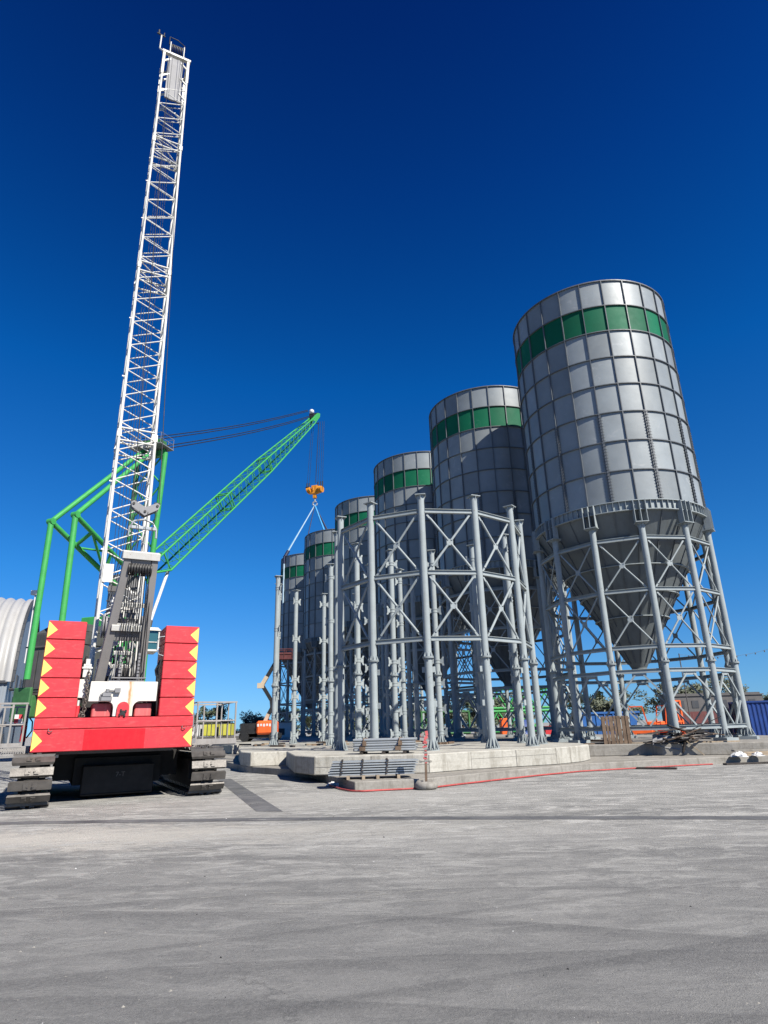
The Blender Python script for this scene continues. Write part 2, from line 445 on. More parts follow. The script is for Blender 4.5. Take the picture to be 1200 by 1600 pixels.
M['leaf'] = leaf_mat('olive_leaf', (0.055, 0.066, 0.04), (0.115, 0.127, 0.083))
M['leaf2'] = leaf_mat('bush_leaf', (0.045, 0.064, 0.032), (0.095, 0.115, 0.062))


# ------------------------------------------------------------------ mesh builder
class MB:
    def __init__(s):
        s.v, s.f, s.uv, s.mi, s.sm = [], [], [], [], []
        s.cur = 0

    def face(s, idx, uv=None, smooth=False):
        s.f.append(tuple(idx)); s.uv.append(uv); s.mi.append(s.cur); s.sm.append(smooth)

    def add(s, pts):
        b = len(s.v)
        s.v += [tuple(p) for p in pts]
        return b

    def hexa(s, p):
        b = s.add(p)
        for q in ((0, 3, 2, 1), (4, 5, 6, 7), (0, 1, 5, 4), (1, 2, 6, 5), (2, 3, 7, 6), (3, 0, 4, 7)):
            s.face([b + i for i in q])
        return s

    def box(s, x0, y0, z0, x1, y1, z1):
        return s.hexa([(x0, y0, z0), (x1, y0, z0), (x1, y1, z0), (x0, y1, z0), (x0, y0, z1), (x1, y0, z1), (x1, y1, z1), (x0, y1, z1)])

    def obox(s, c, sx, sy, sz, ax=(1, 0, 0), ay=(0, 1, 0), az=(0, 0, 1)):
        c, ax, ay, az = Vector(c), Vector(ax) * sx / 2, Vector(ay) * sy / 2, Vector(az) * sz / 2
        return s.hexa([c - ax - ay - az, c + ax - ay - az, c + ax + ay - az, c - ax + ay - az,
                       c - ax - ay + az, c + ax - ay + az, c + ax + ay + az, c - ax + ay + az])

    def rbox(s, c, sx, sy, sz, ang):
        return s.obox(c, sx, sy, sz, (math.cos(ang), math.sin(ang), 0), (-math.sin(ang), math.cos(ang), 0))

    def beam(s, p0, p1, w, h, up=(0, 0, 1)):
        p0, p1 = Vector(p0), Vector(p1)
        d = (p1 - p0)
        L = d.length
        d.normalize()
        x = d.cross(Vector(up))
        if x.length < 1e-4:
            x = d.cross(Vector((0, 1, 0)))
        x.normalize()
        y = x.cross(d)
        return s.obox((p0 + p1) / 2, w, L, h, x, d, y)

    def tube(s, p0, p1, r, n=8, r2=None, cap=True):
        p0, p1 = Vector(p0), Vector(p1)
        r2 = r if r2 is None else r2
        d = (p1 - p0).normalized()
        x = d.orthogonal().normalized()
        y = d.cross(x)
        b = len(s.v)
        for i in range(n):
            a = 2 * math.pi * i / n
            o = x * math.cos(a) + y * math.sin(a)
            s.v.append(tuple(p0 + o * r)); s.v.append(tuple(p1 + o * r2))
        for i in range(n):
            j = (i + 1) % n
            s.face((b + 2 * i, b + 2 * j, b + 2 * j + 1, b + 2 * i + 1), smooth=True)
        if cap:
            c0 = s.add([s.v[b + 2 * i] for i in range(n)]); c1 = s.add([s.v[b + 2 * i + 1] for i in range(n)])
            s.face([c0 + i for i in range(n)][::-1])
            s.face([c1 + i for i in range(n)])
        return s

    def path(s, pts, r, n=8):
        """a bent round bar: rings at each point"""
        pts = [Vector(p) for p in pts]
        b = len(s.v)
        ref = None
        for i, p in enumerate(pts):
            d = (pts[min(i + 1, len(pts) - 1)] - pts[max(i - 1, 0)]).normalized()
            if ref is None:
                ref = d.orthogonal().normalized()
            x = (ref - d * ref.dot(d)).normalized()
            ref = x
            y = d.cross(x)
            for k in range(n):
                a = 2 * math.pi * k / n
                s.v.append(tuple(p + (x * math.cos(a) + y * math.sin(a)) * r))
        for i in range(len(pts) - 1):
            for k in range(n):
                k2 = (k + 1) % n
                s.face((b + i * n + k, b + i * n + k2, b + (i + 1) * n + k2, b + (i + 1) * n + k), smooth=True)
        e_ = b + (len(pts) - 1) * n
        c0 = s.add([s.v[b + k] for k in range(n)]); c1 = s.add([s.v[e_ + k] for k in range(n)])
        s.face([c0 + k for k in range(n)][::-1])
        s.face([c1 + k for k in range(n)])
        return s

    def ring(s, prof, n, closed=True, a0=0.0, a1=2 * math.pi, c=(0, 0), smooth=False, uvs=None):
        """revolve a profile [(r, z)...] round a vertical axis"""
        b = len(s.v)
        full = abs(a1 - a0 - 2 * math.pi) < 1e-6
        cnt = n if full else n + 1
        P = len(prof)
        for i in range(cnt):
            a = a0 + (a1 - a0) * i / n
            for (r, z) in prof:
                s.v.append((c[0] + r * math.cos(a), c[1] + r * math.sin(a), z))
        for i in range(n):
            j = (i + 1) % cnt
            for k in range(P if closed else P - 1):
                k2 = (k + 1) % P
                s.face((b + i * P + k, b + j * P + k, b + j * P + k2, b + i * P + k2), smooth=smooth)
        return s

    def prism(s, poly, z0, z1):
        n = len(poly)
        b = s.add([(x, y, z0) for x, y in poly] + [(x, y, z1) for x, y in poly])
        s.face([b + i for i in range(n)][::-1])
        s.face([b + n + i for i in range(n)])
        for i in range(n):
            j = (i + 1) % n
            s.face((b + i, b + j, b + n + j, b + n + i))
        return s

    def plate(s, pts, off):
        """a polygon in space given a thickness vector"""
        off = Vector(off)
        n = len(pts)
        b = s.add(list(pts) + [Vector(p) + off for p in pts])
        s.face([b + i for i in range(n)][::-1])
        s.face([b + n + i for i in range(n)])
        for i in range(n):
            j = (i + 1) % n
            s.face((b + i, b + j, b + n + j, b + n + i))
        return s

    def build(s, name, mats, parent=None, loc=None, rotz=None, bevel=0.0):
        me = bpy.data.meshes.new(name)
        me.from_pydata(s.v, [], s.f)
        if not isinstance(mats, (list, tuple)):
            mats = [mats]
        for mm in mats:
            me.materials.append(mm)
        me.polygons.foreach_set('material_index', s.mi)
        me.polygons.foreach_set('use_smooth', s.sm)
        if any(u is not None for u in s.uv):
            ul = me.uv_layers.new(name='UVMap')
            li = 0
            for fc, u in zip(s.f, s.uv):
                for q in range(len(fc)):
                    ul.data[li].uv = u[q] if u else (0, 0)
                    li += 1
        me.update()
        o = bpy.data.objects.new(name, me)
        COL.objects.link(o)
        if parent:
            o.parent = parent
        if loc is not None:
            o.location = loc
        if rotz is not None:
            o.rotation_euler = (0, 0, rotz)
        if bevel:
            bm_ = o.modifiers.new('bevel', 'BEVEL')
            bm_.width = bevel
            bm_.segments = 1
            bm_.limit_method = 'ANGLE'
        return o


def tag(o, label=None, cat=None, group=None, kind=None):
    if label: o['label'] = label
    if cat: o['category'] = cat
    if group: o['group'] = group
    if kind: o['kind'] = kind
    return o


def thing(name, label, cat, loc=(0, 0, 0), rotz=0.0, group=None):
    o = bpy.data.objects.new(name, None)
    o.empty_display_size = 0.3
    COL.objects.link(o)
    o.location = loc
    o.rotation_euler = (0, 0, rotz)
    return tag(o, label, cat, group)


def kids(o):
    return [c for c in bpy.data.objects if c.parent == o]


def tree_of(o):
    return (o, [tree_of(c) for c in kids(o)])


def copy_tree(t, parent=None):
    o, ch = t
    c = o.copy()
    COL.objects.link(c)
    if parent:
        c.parent = parent
    for x in ch:
        copy_tree(x, c)
    return c


# ------------------------------------------------------------------ ground
g = MB()
N = 24
xs = [-2000, -400, -150, -60] + [-40 + 5 * i for i in range(17)] + [60, 150, 400, 2000]
ys = [-600, -100, -20, 0, 5, 10, 15, 20, 25, 30, 35, 40, 50, 60, 80, 120, 200, 400, 1000, 2500]
b0 = g.add([(x, y, 0) for y in ys for x in xs])
nx = len(xs)
for j in range(len(ys) - 1):
    for i in range(nx - 1):
        g.face((b0 + j * nx + i, b0 + j * nx + i + 1, b0 + (j + 1) * nx + i + 1, b0 + (j + 1) * nx + i))
tag(g.build('ground', M['ground']), kind='structure')
# the repaired joint across the yard, and the strip running off beside the crane
s = MB()
pts = [(-40, 16.9), (-20, 16.35), (-9.2, 15.95), (-4.5, 15.55), (-0.2, 15.05), (3.6, 14.35), (7.4, 13.6), (16, 11.8), (30, 8.6)]
L_ = s.add([(x, y + 0.24, 0.004) for x, y in pts]); R_ = s.add([(x, y - 0.24, 0.004) for x, y in pts])
for i in range(len(pts) - 1):
    s.face((R_ + i, R_ + i + 1, L_ + i + 1, L_ + i))
tag(s.build('joint_strip', M['asphalt']), kind='structure')
s = MB()
b = s.add([(-3.36, 16.84, 0.004), (-2.66, 16.66, 0.004), (-6.75, 28.2, 0.004), (-7.35, 28.2, 0.004)])
s.face((b, b + 1, b + 2, b + 3))
tag(s.build('patch_strip', M['asphalt']), kind='structure')

# white scrapes left by buckets and tracks, and loose grit
rg = random.Random(21)
s = MB()


def scrape(x, y, L, wd, ang, z):
    d = Vector((math.cos(ang), math.sin(ang), 0)); n_ = Vector((-d.y, d.x, 0))
    k = 7
    base = Vector((x, y, z))
    lo, hi = [], []
    for i in range(k + 1):
        f_ = i / k
        ww = wd * (0.25 + 0.75 * math.sin(math.pi * min(1, max(0.04, f_)))) * rg.uniform(0.45, 1.2)
        c_ = base + d * (L * (f_ - 0.5)) + n_ * rg.uniform(-wd, wd) * 0.5
        lo.append(c_ - n_ * ww / 2); hi.append(c_ + n_ * ww / 2)
    a_ = s.add(lo); b_ = s.add(hi)
    for i in range(k):
        s.face((a_ + i, a_ + i + 1, b_ + i + 1, b_ + i))


zc = 0.0015
for (cx, cy, nn, sx_, sy_, a_, L_m, wd) in ((-6.4, 12.7, 12, .7, .25, .1, .7, .035), (-3.9, 11.5, 26, .9, .35, -.35, .55, .022), (-4.4, 8.5, 8, .5, .3, .15, .6, .014), (0.9, 7.9, 9, .5, .25, -.6, .35, .010), (-0.6, 8.3, 10, .8, .2, .05, .5, .02),
                                           (0.3, 13.0, 26, 1.6, .7, .1, .6, .02), (4.6, 9.4, 6, .4, .3, -.8, .4, .012), (7.0, 13.1, 8, .8, .3, -.2, .8, .03), (2.0, 10.5, 14, 2.5, 1.0, .1, .5, .012), (-2.5, 6.8, 8, 1.2, .8, .4, .4, .009),
                                           (-2.5, 19, 26, 2.5, 2.5, .1, .9, .03), (4.5, 19, 26, 4, 2.0, .2, .9, .03), (-7.5, 10, 8, 1, 1, .5, .5, .014)):
    for _ in range(nn):
        zc += 0.00002
        scrape(rg.gauss(cx, sx_), rg.gauss(cy, sy_), L_m * rg.uniform(.4, 1.3), wd * rg.uniform(.5, 1.3), rg.gauss(a_, .12), zc)
M['dust'] = concrete('cement_dust', (0.34, 0.33, 0.30), (0.43, 0.42, 0.385), (0.26, 0.25, 0.23), 3.0)
tag(s.build('scrape_marks', M['dust']), kind='structure')
s = MB()
for k in range(420):
    y = 4.5 + 26 * rg.random() ** 1.6
    x = rg.uniform(-0.62, 0.64) * y
    r_ = rg.choice((0.003, 0.004, 0.005, 0.009)) * (1 + y / 18)
    s.cur = 0 if rg.random() < 0.70 else (1 if rg.random() < 0.75 else 2)
    p = [Vector((rg.uniform(-1, 1) * r_ * 0.3, rg.uniform(-1, 1) * r_ * 0.3, r_ * rg.uniform(.6, 1.1)))]
    q_ = [Vector((r_ * rg.uniform(.7, 1.5) * math.cos(a_), r_ * rg.uniform(.6, 1.1) * math.sin(a_), 0)) for a_ in (0.3, 1.6, 2.7, 3.9, 5.2)]
    b_ = s.add([Vector((x, y, 0)) + v for v in p + q_])
    for i in range(5):
        s.face((b_, b_ + 1 + i, b_ + 1 + (i + 1) % 5))
tag(s.build('gravel', [M['concdk'], M['black'], M['tarp']]), kind='stuff')

# ------------------------------------------------------------------ foundations
RD = Vector((-0.393, 0.9195))          # along the rows of silos
PR = Vector((0.9195, 0.393))           # across them
ZA, ZS = 0.92, 0.80


def rp(base, p, r_):
    q = Vector(base) + PR * p + RD * r_
    return (q.x, q.y)


A0 = (2.288, 32.089)
S0 = (14.587, 37.14)
STEP = 13.5
ROWANG = math.atan2(RD.y, RD.x)
# the low footing that steps out all round
foot = [(-1.15, 21.15), (1.25, 21.75), (3.45, 23.75), (7.45, 26.75), (11.3, 28.05), (13.9, 28.85), (17.2, 29.35), (24, 30.6), (29, 37), (10, 100), (-20, 110), (-31, 82), (-17, 55), (-8.9, 36.4), (-6.9, 31.8), (-3.35, 27.6)]
o = MB().prism(foot, -0.2, 0.28).build('footing', M['concdk'], bevel=0.02)
tag(o, 'low grey concrete footing stepping out below the pale foundation blocks', 'footing')
pa = [(-3.8, 26.2), (-2.8, 24.5), (1.38, 23.95), (3.04, 25.2), (6.65, 26.75), (8.0, 28.0), (8.75, 29.3), (8.95, 31.6), (6.5, 38.0), (1.5, 39.6), (-3.5, 37.0), (-4.9, 31.2)]
o = MB().prism(pa, 0.28, ZA).build('foundation_slab', M['conc'], bevel=0.03)
tag(o, 'pale many-sided concrete foundation under the braced ring of grey columns', 'foundation', 'concrete foundations of the silos')
mb = MB()
for (x, y, tx, ty) in ((3.04, 25.2, 0.9, 0.43), (6.65, 26.75, 0.8, 0.6), (4.9, 25.99, 0.92, 0.4), (7.4, 27.45, 0.74, 0.68), (-0.7, 24.22, 1, 0), (-2.8, 24.5, 1, -0.1), (1.38, 23.95, 0.95, 0.3)):
    d = Vector((tx, ty, 0)).normalized(); nn = Vector((d.y, -d.x, 0))
    mb.obox(Vector((x, y, 0.6)) + nn * 0.004, 0.018, 0.012, 0.60, d, nn)
for (p, q, z) in (((3.04, 25.2), (6.65, 26.75), 0.66), ((-2.8, 24.5), (1.38, 23.95), 0.55)):
    p, q = Vector((*p, z)), Vector((*q, z + 0.03))
    d = (q - p).normalized(); nn = Vector((d.y, -d.x, 0))
    mb.obox((p + q) / 2 + nn * 0.003, (q - p).length, 0.01, 0.012, d, nn)
mb.build('formwork_joint', M['concdk'], o)
pb = [(-7.4, 32.8), (-6.6, 31.3), (-4.95, 31.7), (-3.6, 37.2), (1.4, 39.8), (3.2, 43.0), (1.6, 50.0), (-4.0, 53.0), (-9.8, 51.0), (-10.4, 46), (-8.6, 37.6)]
o = MB().prism(pb, 0.28, 0.90).build('foundation_slab', M['conc'], bevel=0.03)
tag(o, 'concrete foundation behind the front one, carrying loose upright columns', 'foundation', 'concrete foundations of the silos')
pc = [(-12.6, 50.5), (-11.6, 48.6), (-10.0, 51.2), (-4.1, 53.3), (1.5, 50.4), (-2, 60), (-8, 74), (-12, 85), (-17, 84), (-26, 80), (-19, 62)]
o = MB().prism(pc, 0.28, 0.88).build('foundation_slab', M['conc'], bevel=0.03)
tag(o, 'far empty concrete foundation with the orange boom lift parked on it', 'foundation', 'concrete foundations of the silos')
ps = [(9.0, 32.2), (12.4, 31.7), (12.7, 31.1), (15.6, 30.35), (20.2, 29.9), (24.0, 33.5), (21.5, 46), (16, 60), (8, 80), (-2, 104), (-12, 106), (-18, 101), (-6, 74), (1.8, 52), (3.6, 43.2), (6.7, 38.3)]
o = MB().prism(ps, 0.28, ZS).build('foundation_slab', M['concdk'], bevel=0.03)
tag(o, 'long grey concrete foundation under the row of six finished silos', 'foundation', 'concrete foundations of the silos')

# ------------------------------------------------------------------ silos
LR = 4.93
ZT, ZROW, NR = 27.96 - ZS, 1.83, 8     # local heights above the slab
ZF = ZT - ZROW * NR                    # 12.52: top of the ring beam
ZC = ZF - 0.54                         # bottom of the ring beam
PH = R(-157.1)
LEVELS = (11.2 - ZS, 8.36 - ZS, 5.4 - ZS)


def leg_mesh(mb, c, z0, zfl, ztop, ang, cap=False, r=0.16):
    """round column in two lengths: bolted flange, finned, cap plate or tapered top"""
    x, y = c
    p = Vector((x, y, 0))
    mb.tube((x, y, z0 + 0.04), (x, y, zfl - 0.02), r + 0.004, 16)
    mb.tube((x, y, zfl + 0.02), (x, y, ztop), r, 16)
    for zz in (zfl - 0.035, zfl + 0.005):
        mb.tube((x, y, zz), (x, y, zz + 0.03), r + 0.085, 16)
    for k in range(8):
        a = ang + k * math.pi / 4
        d = Vector((math.cos(a), math.sin(a), 0)); t = Vector((-d.y, d.x, 0)) * 0.02
        r0, r1 = r - 0.01, r + 0.075
        mb.plate([p + d * r0 + Vector((0, 0, zfl + 0.035)) - t / 2, p + d * r1 + Vector((0, 0, zfl + 0.035)) - t / 2, p + d * r0 + Vector((0, 0, zfl + 0.26)) - t / 2], t)
        if k % 2 == 0:
            mb.plate([p + d * r0 + Vector((0, 0, zfl - 0.035)) - t / 2, p + d * r1 + Vector((0, 0, zfl - 0.035)) - t / 2, p + d * r0 + Vector((0, 0, zfl - 0.22)) - t / 2], t)
    hw = 0.245
    mb.rbox((x, y, ztop + 0.02), 2 * hw, 2 * hw, 0.035, ang)
    for k in range(4):
        a = ang + k * math.pi / 2
        d = Vector((math.cos(a), math.sin(a), 0)); t = Vector((-d.y, d.x, 0)) * 0.025
        mb.plate([p + d * (r - 0.01) + Vector((0, 0, ztop)) - t / 2, p + d * (hw - 0.01) + Vector((0, 0, ztop)) - t / 2, p + d * (r - 0.01) + Vector((0, 0, ztop - 0.26)) - t / 2], t)


def base_mesh(mb, c, z0, ang, r=0.16):
    x, y = c
    p = Vector((x, y, 0))
    rb = r + 0.15
    mb.tube((x, y, z0), (x, y, z0 + 0.035), rb, 20)
    for k in range(10):
        a = ang + (k + 0.5) * math.pi / 5
        d = Vector((math.cos(a), math.sin(a), 0)); t = Vector((-d.y, d.x, 0)) * 0.022
        mb.plate([p + d * (r - 0.01) + Vector((0, 0, z0 + 0.035)) - t / 2, p + d * (rb - 0.02) + Vector((0, 0, z0 + 0.035)) - t / 2, p + d * (rb - 0.02) + Vector((0, 0, z0 + 0.1)) - t / 2, p + d * (r - 0.01) + Vector((0, 0, z0 + 0.46)) - t / 2], t)
        a2 = ang + k * math.pi / 5
        q = p + Vector((math.cos(a2), math.sin(a2), 0)) * (rb - 0.06)
        mb.tube((q.x, q.y, z0 + 0.035), (q.x, q.y, z0 + 0.1), 0.026, 6)


def hbeam(mb, a, b_, z, nrm):
    """rolled section: deep lower flange, recessed web, thin top flange"""
    Z = Vector((0, 0, 1))
    mb.beam(a + Z * (z - 0.03), b_ + Z * (z - 0.03), 0.16, 0.075)
    mb.beam(a + Z * (z + 0.06), b_ + Z * (z + 0.06), 0.025, 0.10)
    mb.beam(a + Z * (z + 0.12), b_ + Z * (z + 0.12), 0.16, 0.018)


def xbrace(mb, p0, p1, levels, r=0.045):
    """one bay between two columns: horizontals and two crosses with centre gussets"""
    p0, p1 = Vector((*p0, 0)), Vector((*p1, 0))
    d = (p1 - p0).normalized()
    a, b_ = p0 + d * 0.16, p1 - d * 0.16
    nrm = Vector((-d.y, d.x, 0))
    for z in levels:
        hbeam(mb, a, b_, z, nrm)
    for zt, zb in zip(levels[:-1], levels[1:]):
        mid = (a + b_) / 2 + Vector((0, 0, (zt + zb) / 2))
        for e, sg in ((a, 1), (b_, -1)):
            for z, up in ((zt, -1), (zb, 1)):
                q = e + d * sg * 0.16 + Vector((0, 0, z + up * 0.22))
                dr = (mid - q).normalized()
                mb.tube(q + dr * 0.12, mid - dr * 0.12, r, 8)
                mb.beam(q - dr * 0.1, q + dr * 0.16, 0.085, 0.02, nrm)
        mb.obox(mid, 0.30, 0.03, 0.30, d, nrm)


def lower_brace(mb, p0, p1, zt, zb):
    """the diamond bracing below the column flange and its bottom beam"""
    p0, p1 = Vector((*p0, 0)), Vector((*p1, 0))
    d = (p1 - p0).normalized()
    a, b_ = p0 + d * 0.17, p1 - d * 0.17
    nrm = Vector((-d.y, d.x, 0))
    mid = (a + b_) / 2
    hbeam(mb, a, b_, zt, nrm)
    hbeam(mb, a, b_, zb, nrm)
    zm = (zt + zb) / 2
    mb.obox(mid + Vector((0, 0, zt - 0.15)), 0.7, 0.03, 0.14, d, nrm)
    for e, sg in ((a, -1), (b_, 1)):
        mb.beam(mid + d * sg * 0.2 + Vector((0, 0, zt - 0.15)), e + Vector((0, 0, zm + 0.12)), 0.08, 0.08)
        mb.beam(e + Vector((0, 0, zm - 0.12)), mid + d * sg * 0.15 + Vector((0, 0, zb + 0.13)), 0.08, 0.08)


def ringpt(ang, r_=LR):
    return (r_ * math.cos(ang), r_ * math.sin(ang))


silo = thing('silo', 'nearest and largest-looking grey silo, sunlit at the right end of the row', 'silo', (S0[0], S0[1], ZS), 0, 'grey panelled silos with a green band')


def shell_rows(mb, rows):
    n = 120
    z_top = ZT - ZROW * rows[0]
    lv = [mb.add([(5 * math.cos(PH + 2 * math.pi * i / n), 5 * math.sin(PH + 2 * math.pi * i / n), z_top - ZROW * j) for i in range(n)]) for j in range(len(rows) + 1)]
    for j, r_ in enumerate(rows):
        for i in range(n):
            i2 = (i + 1) % n
            u0, u1 = i / 5 + 0.0001, (i + 1) / 5 - 0.0001
            v0, v1 = 8 - r_ - 0.9999, 8 - r_ - 0.0001
            mb.face((lv[j + 1] + i, lv[j + 1] + i2, lv[j] + i2, lv[j] + i), [(u0, v0), (u1, v0), (u1, v1), (u0, v1)], True)


mb = MB(); shell_rows(mb, [0]); mb.build('top_course', M['shell'], silo)
mb = MB(); shell_rows(mb, [2, 3, 4, 5, 6, 7]); mb.build('shell', M['shell'], silo)
mb = MB(); shell_rows(mb, [1]); mb.build('green_band', M['band'], silo)
mb = MB()
for r_ in range(NR):
    z = ZT - ZROW * r_
    h_ = 0.05 if r_ else 0.07
    mb.ring([(5.0, z - h_ / 2), (5.095, z - h_ / 2), (5.095, z + h_ / 2), (5.0, z + h_ / 2)], 96)
for i in range(24):
    a = PH + i * math.pi / 12
    mb.rbox((5.045 * math.cos(a), 5.045 * math.sin(a), (ZT + ZF) / 2), 0.10, 0.05, ZT - ZF, a)
mb.build('stiffener_frame', M['rib'], silo)
mb = MB(); mb.ring([(5.0, ZT - 0.25), (0.02, ZT - 0.1)], 48, closed=False); mb.build('roof', M['hop'], silo)
mb = MB()
mb.ring([(4.98, ZF - 0.02), (5.12, ZF - 0.02), (5.12, ZF + 0.02), (4.98, ZF + 0.02)], 96)
mb.ring([(4.9, ZC - 0.02), (5.12, ZC - 0.02), (5.12, ZC + 0.02), (4.9, ZC + 0.02)], 96)
mb.ring([(4.99, ZC), (4.99, ZF)], 96, closed=False, smooth=True)
for i in range(96):
    if i % 8 == 0:
        continue
    a = PH + 2 * math.pi * i / 96
    mb.rbox((5.05 * math.cos(a), 5.05 * math.sin(a), (ZC + ZF) / 2), 0.115, 0.02, ZF - ZC - 0.045, a)
mb.build('ring_beam', M['leg'], silo)
mb = MB()
HT, HB, RB = ZC - 0.03, 4.72 - ZS, 0.42
mb.ring([(4.93, HT), (RB, HB)], 96, closed=False, smooth=True)
mb.ring([(RB, HB), (RB, HB - 0.12), (RB + 0.10, HB - 0.12), (RB + 0.10, HB - 0.17), (0.02, HB - 0.17)], 32, closed=False)
mb.cur = 1
for i in range(24):
    a = PH + i * math.pi / 12
    d = Vector((math.cos(a), math.sin(a), 0))
    f_end = 0.97 if i % 2 == 0 else 0.72
    p0 = d * 4.93 + Vector((0, 0, HT)); p1 = d * (4.93 + (RB - 4.93) * f_end) + Vector((0, 0, HT + (HB - HT) * f_end))
    mb.beam(p0 + d * 0.02, p1 + d * 0.02, 0.035, 0.08, d)
for f_ in (0.16, 0.33, 0.5, 0.66):
    rr, zz = 4.93 + (RB - 4.93) * f_, HT + (HB - HT) * f_
    mb.cur = 2  # lighter steel paints in the sunlit ledges of the rings
    mb.ring([(rr, zz - 0.02), (rr + 0.14, zz - 0.02), (rr + 0.14, zz + 0.02), (rr, zz + 0.02)], 72)
mb.build('hopper', [M['hop'], M['rib'], M['leg']], silo)
for i in range(12):
    a = PH + (i + 0.5) * math.pi / 6          # studs between the legs
    mb = MB()
    d = Vector((math.cos(a), math.sin(a), 0)); t = Vector((-d.y, d.x, 0))
    n_st = 30
    mb.obox(d * 5.105 + Vector((0, 0, ZF + ZROW * 1.5)), 0.012, 0.05, ZROW * 3, d, t)
    for sg in (-1, 1):
        mb.obox(d * 5.065 + t * sg * 0.06 + Vector((0, 0, ZF + ZROW * 1.5)), 0.03, 0.07, ZROW * 3, d, t)
    for k in range(n_st):
        z = ZF + 0.12 + (ZROW * 3 - 0.2) * k / (n_st - 1)
        for sg in (-1, 1):
            c = d * 5.05 + t * sg * 0.105 + Vector((0, 0, z))
            mb.plate([c - t * sg * 0.075 + Vector((0, 0, 0.03)), c - t * sg * 0.075 - Vector((0, 0, 0.03)), c + t * sg * 0.06 - Vector((0, 0, 0.02))], d * 0.03)
        c2 = d * 5.11 + Vector((0, 0, z))
        mb.obox(c2, 0.04, 0.10, 0.04, d, t)
    mb.build('stud_strip', M['rib'], silo)
for i in range(12):
    a = PH + i * math.pi / 6
    c = ringpt(a)
    mb = MB(); leg_mesh(mb, c, 0.18, 4.65 - ZS, 11.95 - ZS, a, r=0.168)
    lg = mb.build('leg', M['leg'], silo)
    mb = MB(); base_mesh(mb, c, 0.15, a, 0.17); mb.rbox((c[0], c[1], 0.075), 0.8, 0.8, 0.15, a)
    mb.build('base_plate', M['leg'], lg)
    mb = MB()
    d = Vector((math.cos(a), math.sin(a), 0)); t = Vector((-d.y, d.x, 0))
    z0, z1 = 12.0 - ZS, ZF - 0.035
    mb.obox(d * 5.02 + Vector((0, 0, z0 + 0.02)), 0.56, 0.70, 0.04, d, t)
    for q in (-0.32, 0.0, 0.32):
        mb.obox(d * 5.09 + t * q + Vector((0, 0, (z0 + z1) / 2 + 0.03)), 0.36, 0.03, z1 - z0 - 0.06, d, t)
    mb.build('bracket', M['leg'], lg)
for i in range(12):
    a, a2 = PH + i * math.pi / 6, PH + (i + 1) * math.pi / 6
    mb = MB()
    xbrace(mb, ringpt(a), ringpt(a2), LEVELS)
    mb.build('cross_bracing', M['leg'], silo)
    mb = MB()
    lower_brace(mb, ringpt(a), ringpt(a2), 4.2 - ZS, 1.45 - ZS)
    mb.build('diamond_bracing', M['leg'], silo)
st_ = tree_of(silo)
SL = ['second grey silo in the row, half shaded by the large sunlit one',
      'third grey silo in the row, between the second and the smaller fourth',
      'fourth grey silo in the row, its top beside the braced columns',
      'fifth grey silo in the row, standing in front of the one with blue slings',
      'farthest grey silo, hung on blue slings below the orange hook block']
for k, (cx, cy) in enumerate([(9.336, 49.605), (4.069, 62.038), (-1.129, 74.396), (-6.589, 86.941), (-12.036, 99.089)]):
    o = copy_tree(st_)
    o.location = (cx, cy, ZS)
    o['label'] = SL[k]


# ------------------------------------------------------------------ loose columns (second row under construction)
def lugs(mb, c, z0, ang, levels):
    """collars with forked ears that will take the bracing"""
    for z in levels:
        mb.tube((c[0], c[1], z - 0.11), (c[0], c[1], z - 0.05), 0.185, 14)
        mb.tube((c[0], c[1], z + 0.05), (c[0], c[1], z + 0.11), 0.185, 14)
        for sg in (-1, 1):
            a = ang + sg * R(105)
            d = Vector((math.cos(a), math.sin(a), 0)); t = Vector((-d.y, d.x, 0))
            p = Vector((c[0], c[1], z))
            mb.obox(p + d * 0.26, 0.24, 0.03, 0.24, d, t)
            for up in (-1, 1):
                mb.plate([p + d * 0.24 + Vector((0, 0, up * 0.10)) - t * 0.015, p + d * 0.38 + Vector((0, 0, up * 0.11)) - t * 0.015, p + d * 0.43 + Vector((0, 0, up * 0.25)) - t * 0.015, p + d * 0.34 + Vector((0, 0, up * 0.26)) - t * 0.015], t * 0.03)


LUGZ = [11.2 - ZA, 8.36 - ZA, 5.4 - ZA, 4.15 - ZA, 2.75 - ZA, 1.5 - ZA]
PHA = R(-156.6)
frame = thing('column_ring_frame', 'front ring of six grey columns joined by crossed braces', 'steel frame', (A0[0], A0[1], ZA))
for i in range(6):
    a = PHA + i * math.pi / 6
    mb = MB(); leg_mesh(mb, ringpt(a), 0.02, 4.65 - ZA, 12.05 - ZA, a, True)
    if i in (0, 5):
        pass
    for z in (4.15 - ZA, 2.75 - ZA):
        c = ringpt(a)
        for sg in (-1, 1):
            aa = a + sg * R(105)
            d = Vector((math.cos(aa), math.sin(aa), 0)); t = Vector((-d.y, d.x, 0))
            mb.obox(Vector((c[0], c[1], z)) + d * 0.22, 0.15, 0.025, 0.24, d, t)
    cl = mb.build('column', M['leg'], frame)
    mb = MB(); base_mesh(mb, ringpt(a), 0.0, a); mb.build('base_plate', M['leg'], cl)
for i in range(5):
    a, a2 = PHA + i * math.pi / 6, PHA + (i + 1) * math.pi / 6
    mb = MB(); xbrace(mb, ringpt(a), ringpt(a2), (11.28 - ZA, 8.36 - ZA, 5.42 - ZA), 0.055)
    mb.build('cross_bracing', M['leg'], frame)
colm = thing('steel_column', 'x', 'column', (0, 0, 0), 0, 'unbraced grey columns standing ready for silos')
mb = MB(); leg_mesh(mb, (0, 0), 0.02, 4.65 - ZA, 12.05 - ZA, 0, True)
mb.build('shaft', M['leg'], colm)
mb = MB(); lugs(mb, (0, 0), 0, 0, LUGZ); mb.build('brace_lug', M['leg'], colm)
